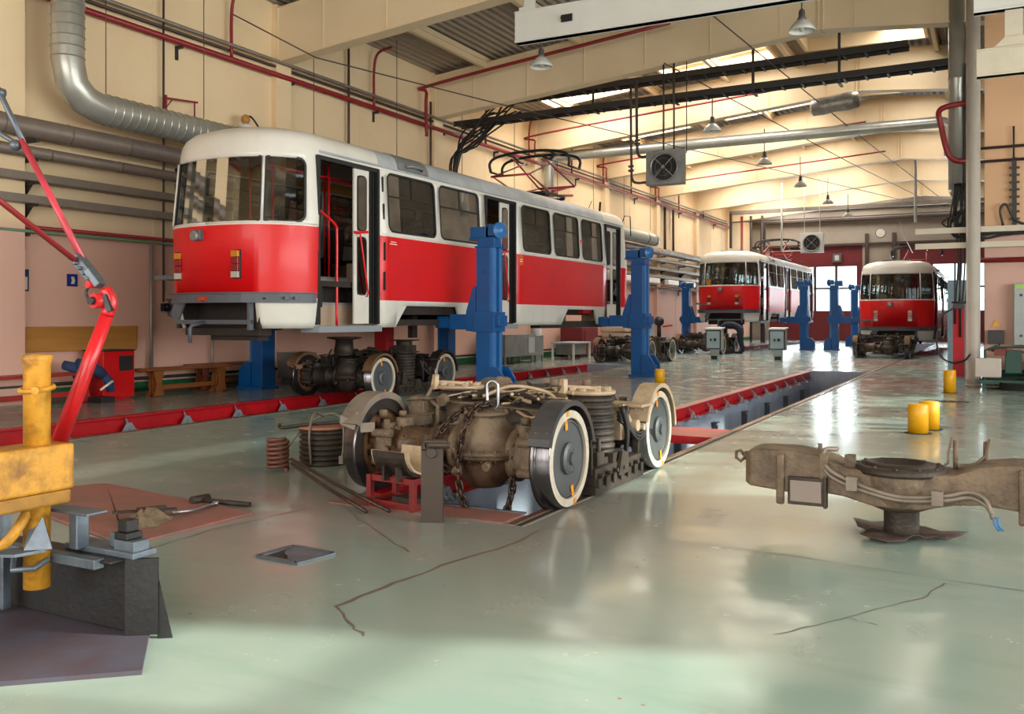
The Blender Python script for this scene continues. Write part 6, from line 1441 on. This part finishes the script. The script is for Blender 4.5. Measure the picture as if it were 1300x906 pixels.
# x: bends toward -x (over the bogie). pelvis high, torso forward and down
pel = (0, 0, .96)
skin('body', [pel, (-.25, 0, 1.08), (-.52, 0, 1.03), (-.68, 0, .95), (-.75, 0, .88), (-.8, 0, .84), (-.86, 0, .8),
    (.03, -.11, .88), (.08, -.14, .5), (.16, -.15, .1), (.06, -.16, .05), (-.06, -.16, .035), (.03, .11, .88), (-.02, .14, .5), (.08, .15, .1), (-.02, .16, .05), (-.12, .16, .035),
    (-.6, -.2, .95), (-.62, -.26, .72), (-.68, -.2, .5), (-.7, -.19, .43), (-.6, .2, .95), (-.64, .26, .72), (-.7, .2, .55), (-.72, .19, .48)],
    [(0, 1), (1, 2), (2, 3), (3, 4), (4, 5), (5, 6), (0, 7), (7, 8), (8, 9), (9, 10), (10, 11), (0, 12), (12, 13), (13, 14), (14, 15), (15, 16), (3, 17), (17, 18), (18, 19), (19, 20), (3, 21), (21, 22), (22, 23), (23, 24)],
    [(.21, .17), (.2, .16), (.22, .17), (.19, .14), .075, .1, .07, .13, .1, .075, .06, .045, .13, .1, .075, .06, .045, .1, .07, .055, .04, .1, .07, .055, .04], M['jacket'], r)
skin('head', [(-.76, 0, .86), (-.84, 0, .8), (-.9, 0, .73)], [(0, 1), (1, 2)], [.06, (.1, .085), (.07, .06)], M['skin'], r)
m = MB(); m.sph((-.81, 0, .84), .105, 16, 10, 0, (1.05, .9, .95)); m.build('hair', M['hair'], r)
for s in (-1, 1):
    hx, hy, hz = (-.7, -.19, .42) if s < 0 else (-.72, .19, .47)
    h = skin('hand', [(hx, hy, hz), (hx-.04, hy, hz-.06)], [(0, 1)], [.03, .035], M['skin'], r, 1)
    for f in range(4): skin('finger', [(hx-.03, hy-.03+.02*f, hz-.08), (hx-.06, hy-.03+.02*f, hz-.12), (hx-.05, hy-.03+.02*f, hz-.15-.005*(f % 2))], [(0, 1), (1, 2)], [.011, .009, .008], M['skin'], h, 1)
    skin('thumb', [(hx-.0, hy-.03*s, hz-.05), (hx+.0, hy-.05*s, hz-.09)], [(0, 1)], [.012, .01], M['skin'], h, 1)
for y, x in ((-.16, .02), (.16, -.06)): m = MB(); m.box(x-.16, x+.12, y-.05, y+.05, 0, .08); m.build('boot', M['shoe'], r, .02)
m = MB(); m.sweep_rect([(-.42, -.16, 1.0), (-.44, -.1, 1.13), (-.45, 0, 1.165), (-.44, .1, 1.13), (-.42, .16, 1.0)], .04, .008, 0, side=(1, 0, .2)); m.build('reflective_stripe', M['stripe'], r)

# floor cracks
def crack(pts, w_, nm='crack'):
    m = MB(); P = [V((a, b_, .0015)) for a, b_ in pts]; Q = []
    random.seed(len(pts)*7)
    for i in range(len(P)-1):
        for k in range(5): Q.append(P[i].lerp(P[i+1], k/5)+V((random.uniform(-.012, .012), random.uniform(-.012, .012), 0)))
    Q.append(P[-1]); vs = []
    for i, p in enumerate(Q): d = (Q[min(i+1, len(Q)-1)]-Q[max(i-1, 0)]).normalized(); nn = V((-d.y, d.x, 0))*w_*random.uniform(.4, 1.2); vs += [p-nn, p+nn]
    m.add(vs, [(2*i, 2*i+1, 2*i+3, 2*i+2) for i in range(len(Q)-1)]); m.build(nm, M['crackmat'], floor)
M['crackmat'] = mat('crack_dark', '6b594f', .8)
crack([(-2.66, 3.32), (-2.64, 3.75), (-2.6, 4.13), (-2.49, 4.72), (-2.5, 5.1)], .012); crack([(-2.66, 3.32), (-2.51, 3.21), (-2.31, 3.06)], .007)
crack([(-4.08, 5.17), (-3.7, 4.85), (-3.36, 4.6), (-2.92, 4.29)], .005); crack([(-.81, 3.88), (-.6, 4.2), (-.31, 4.69), (-.23, 5.02)], .004); crack([(-.58, 4.23), (-.45, 4.2)], .003)
crack([(-2.79, 5.17), (-1.96, 5.23), (-1.02, 5.2), (.3, 5.02)], .003); crack([(-4.21, 4.94), (-4.3, 4.17), (-4.27, 3.64)], .004)
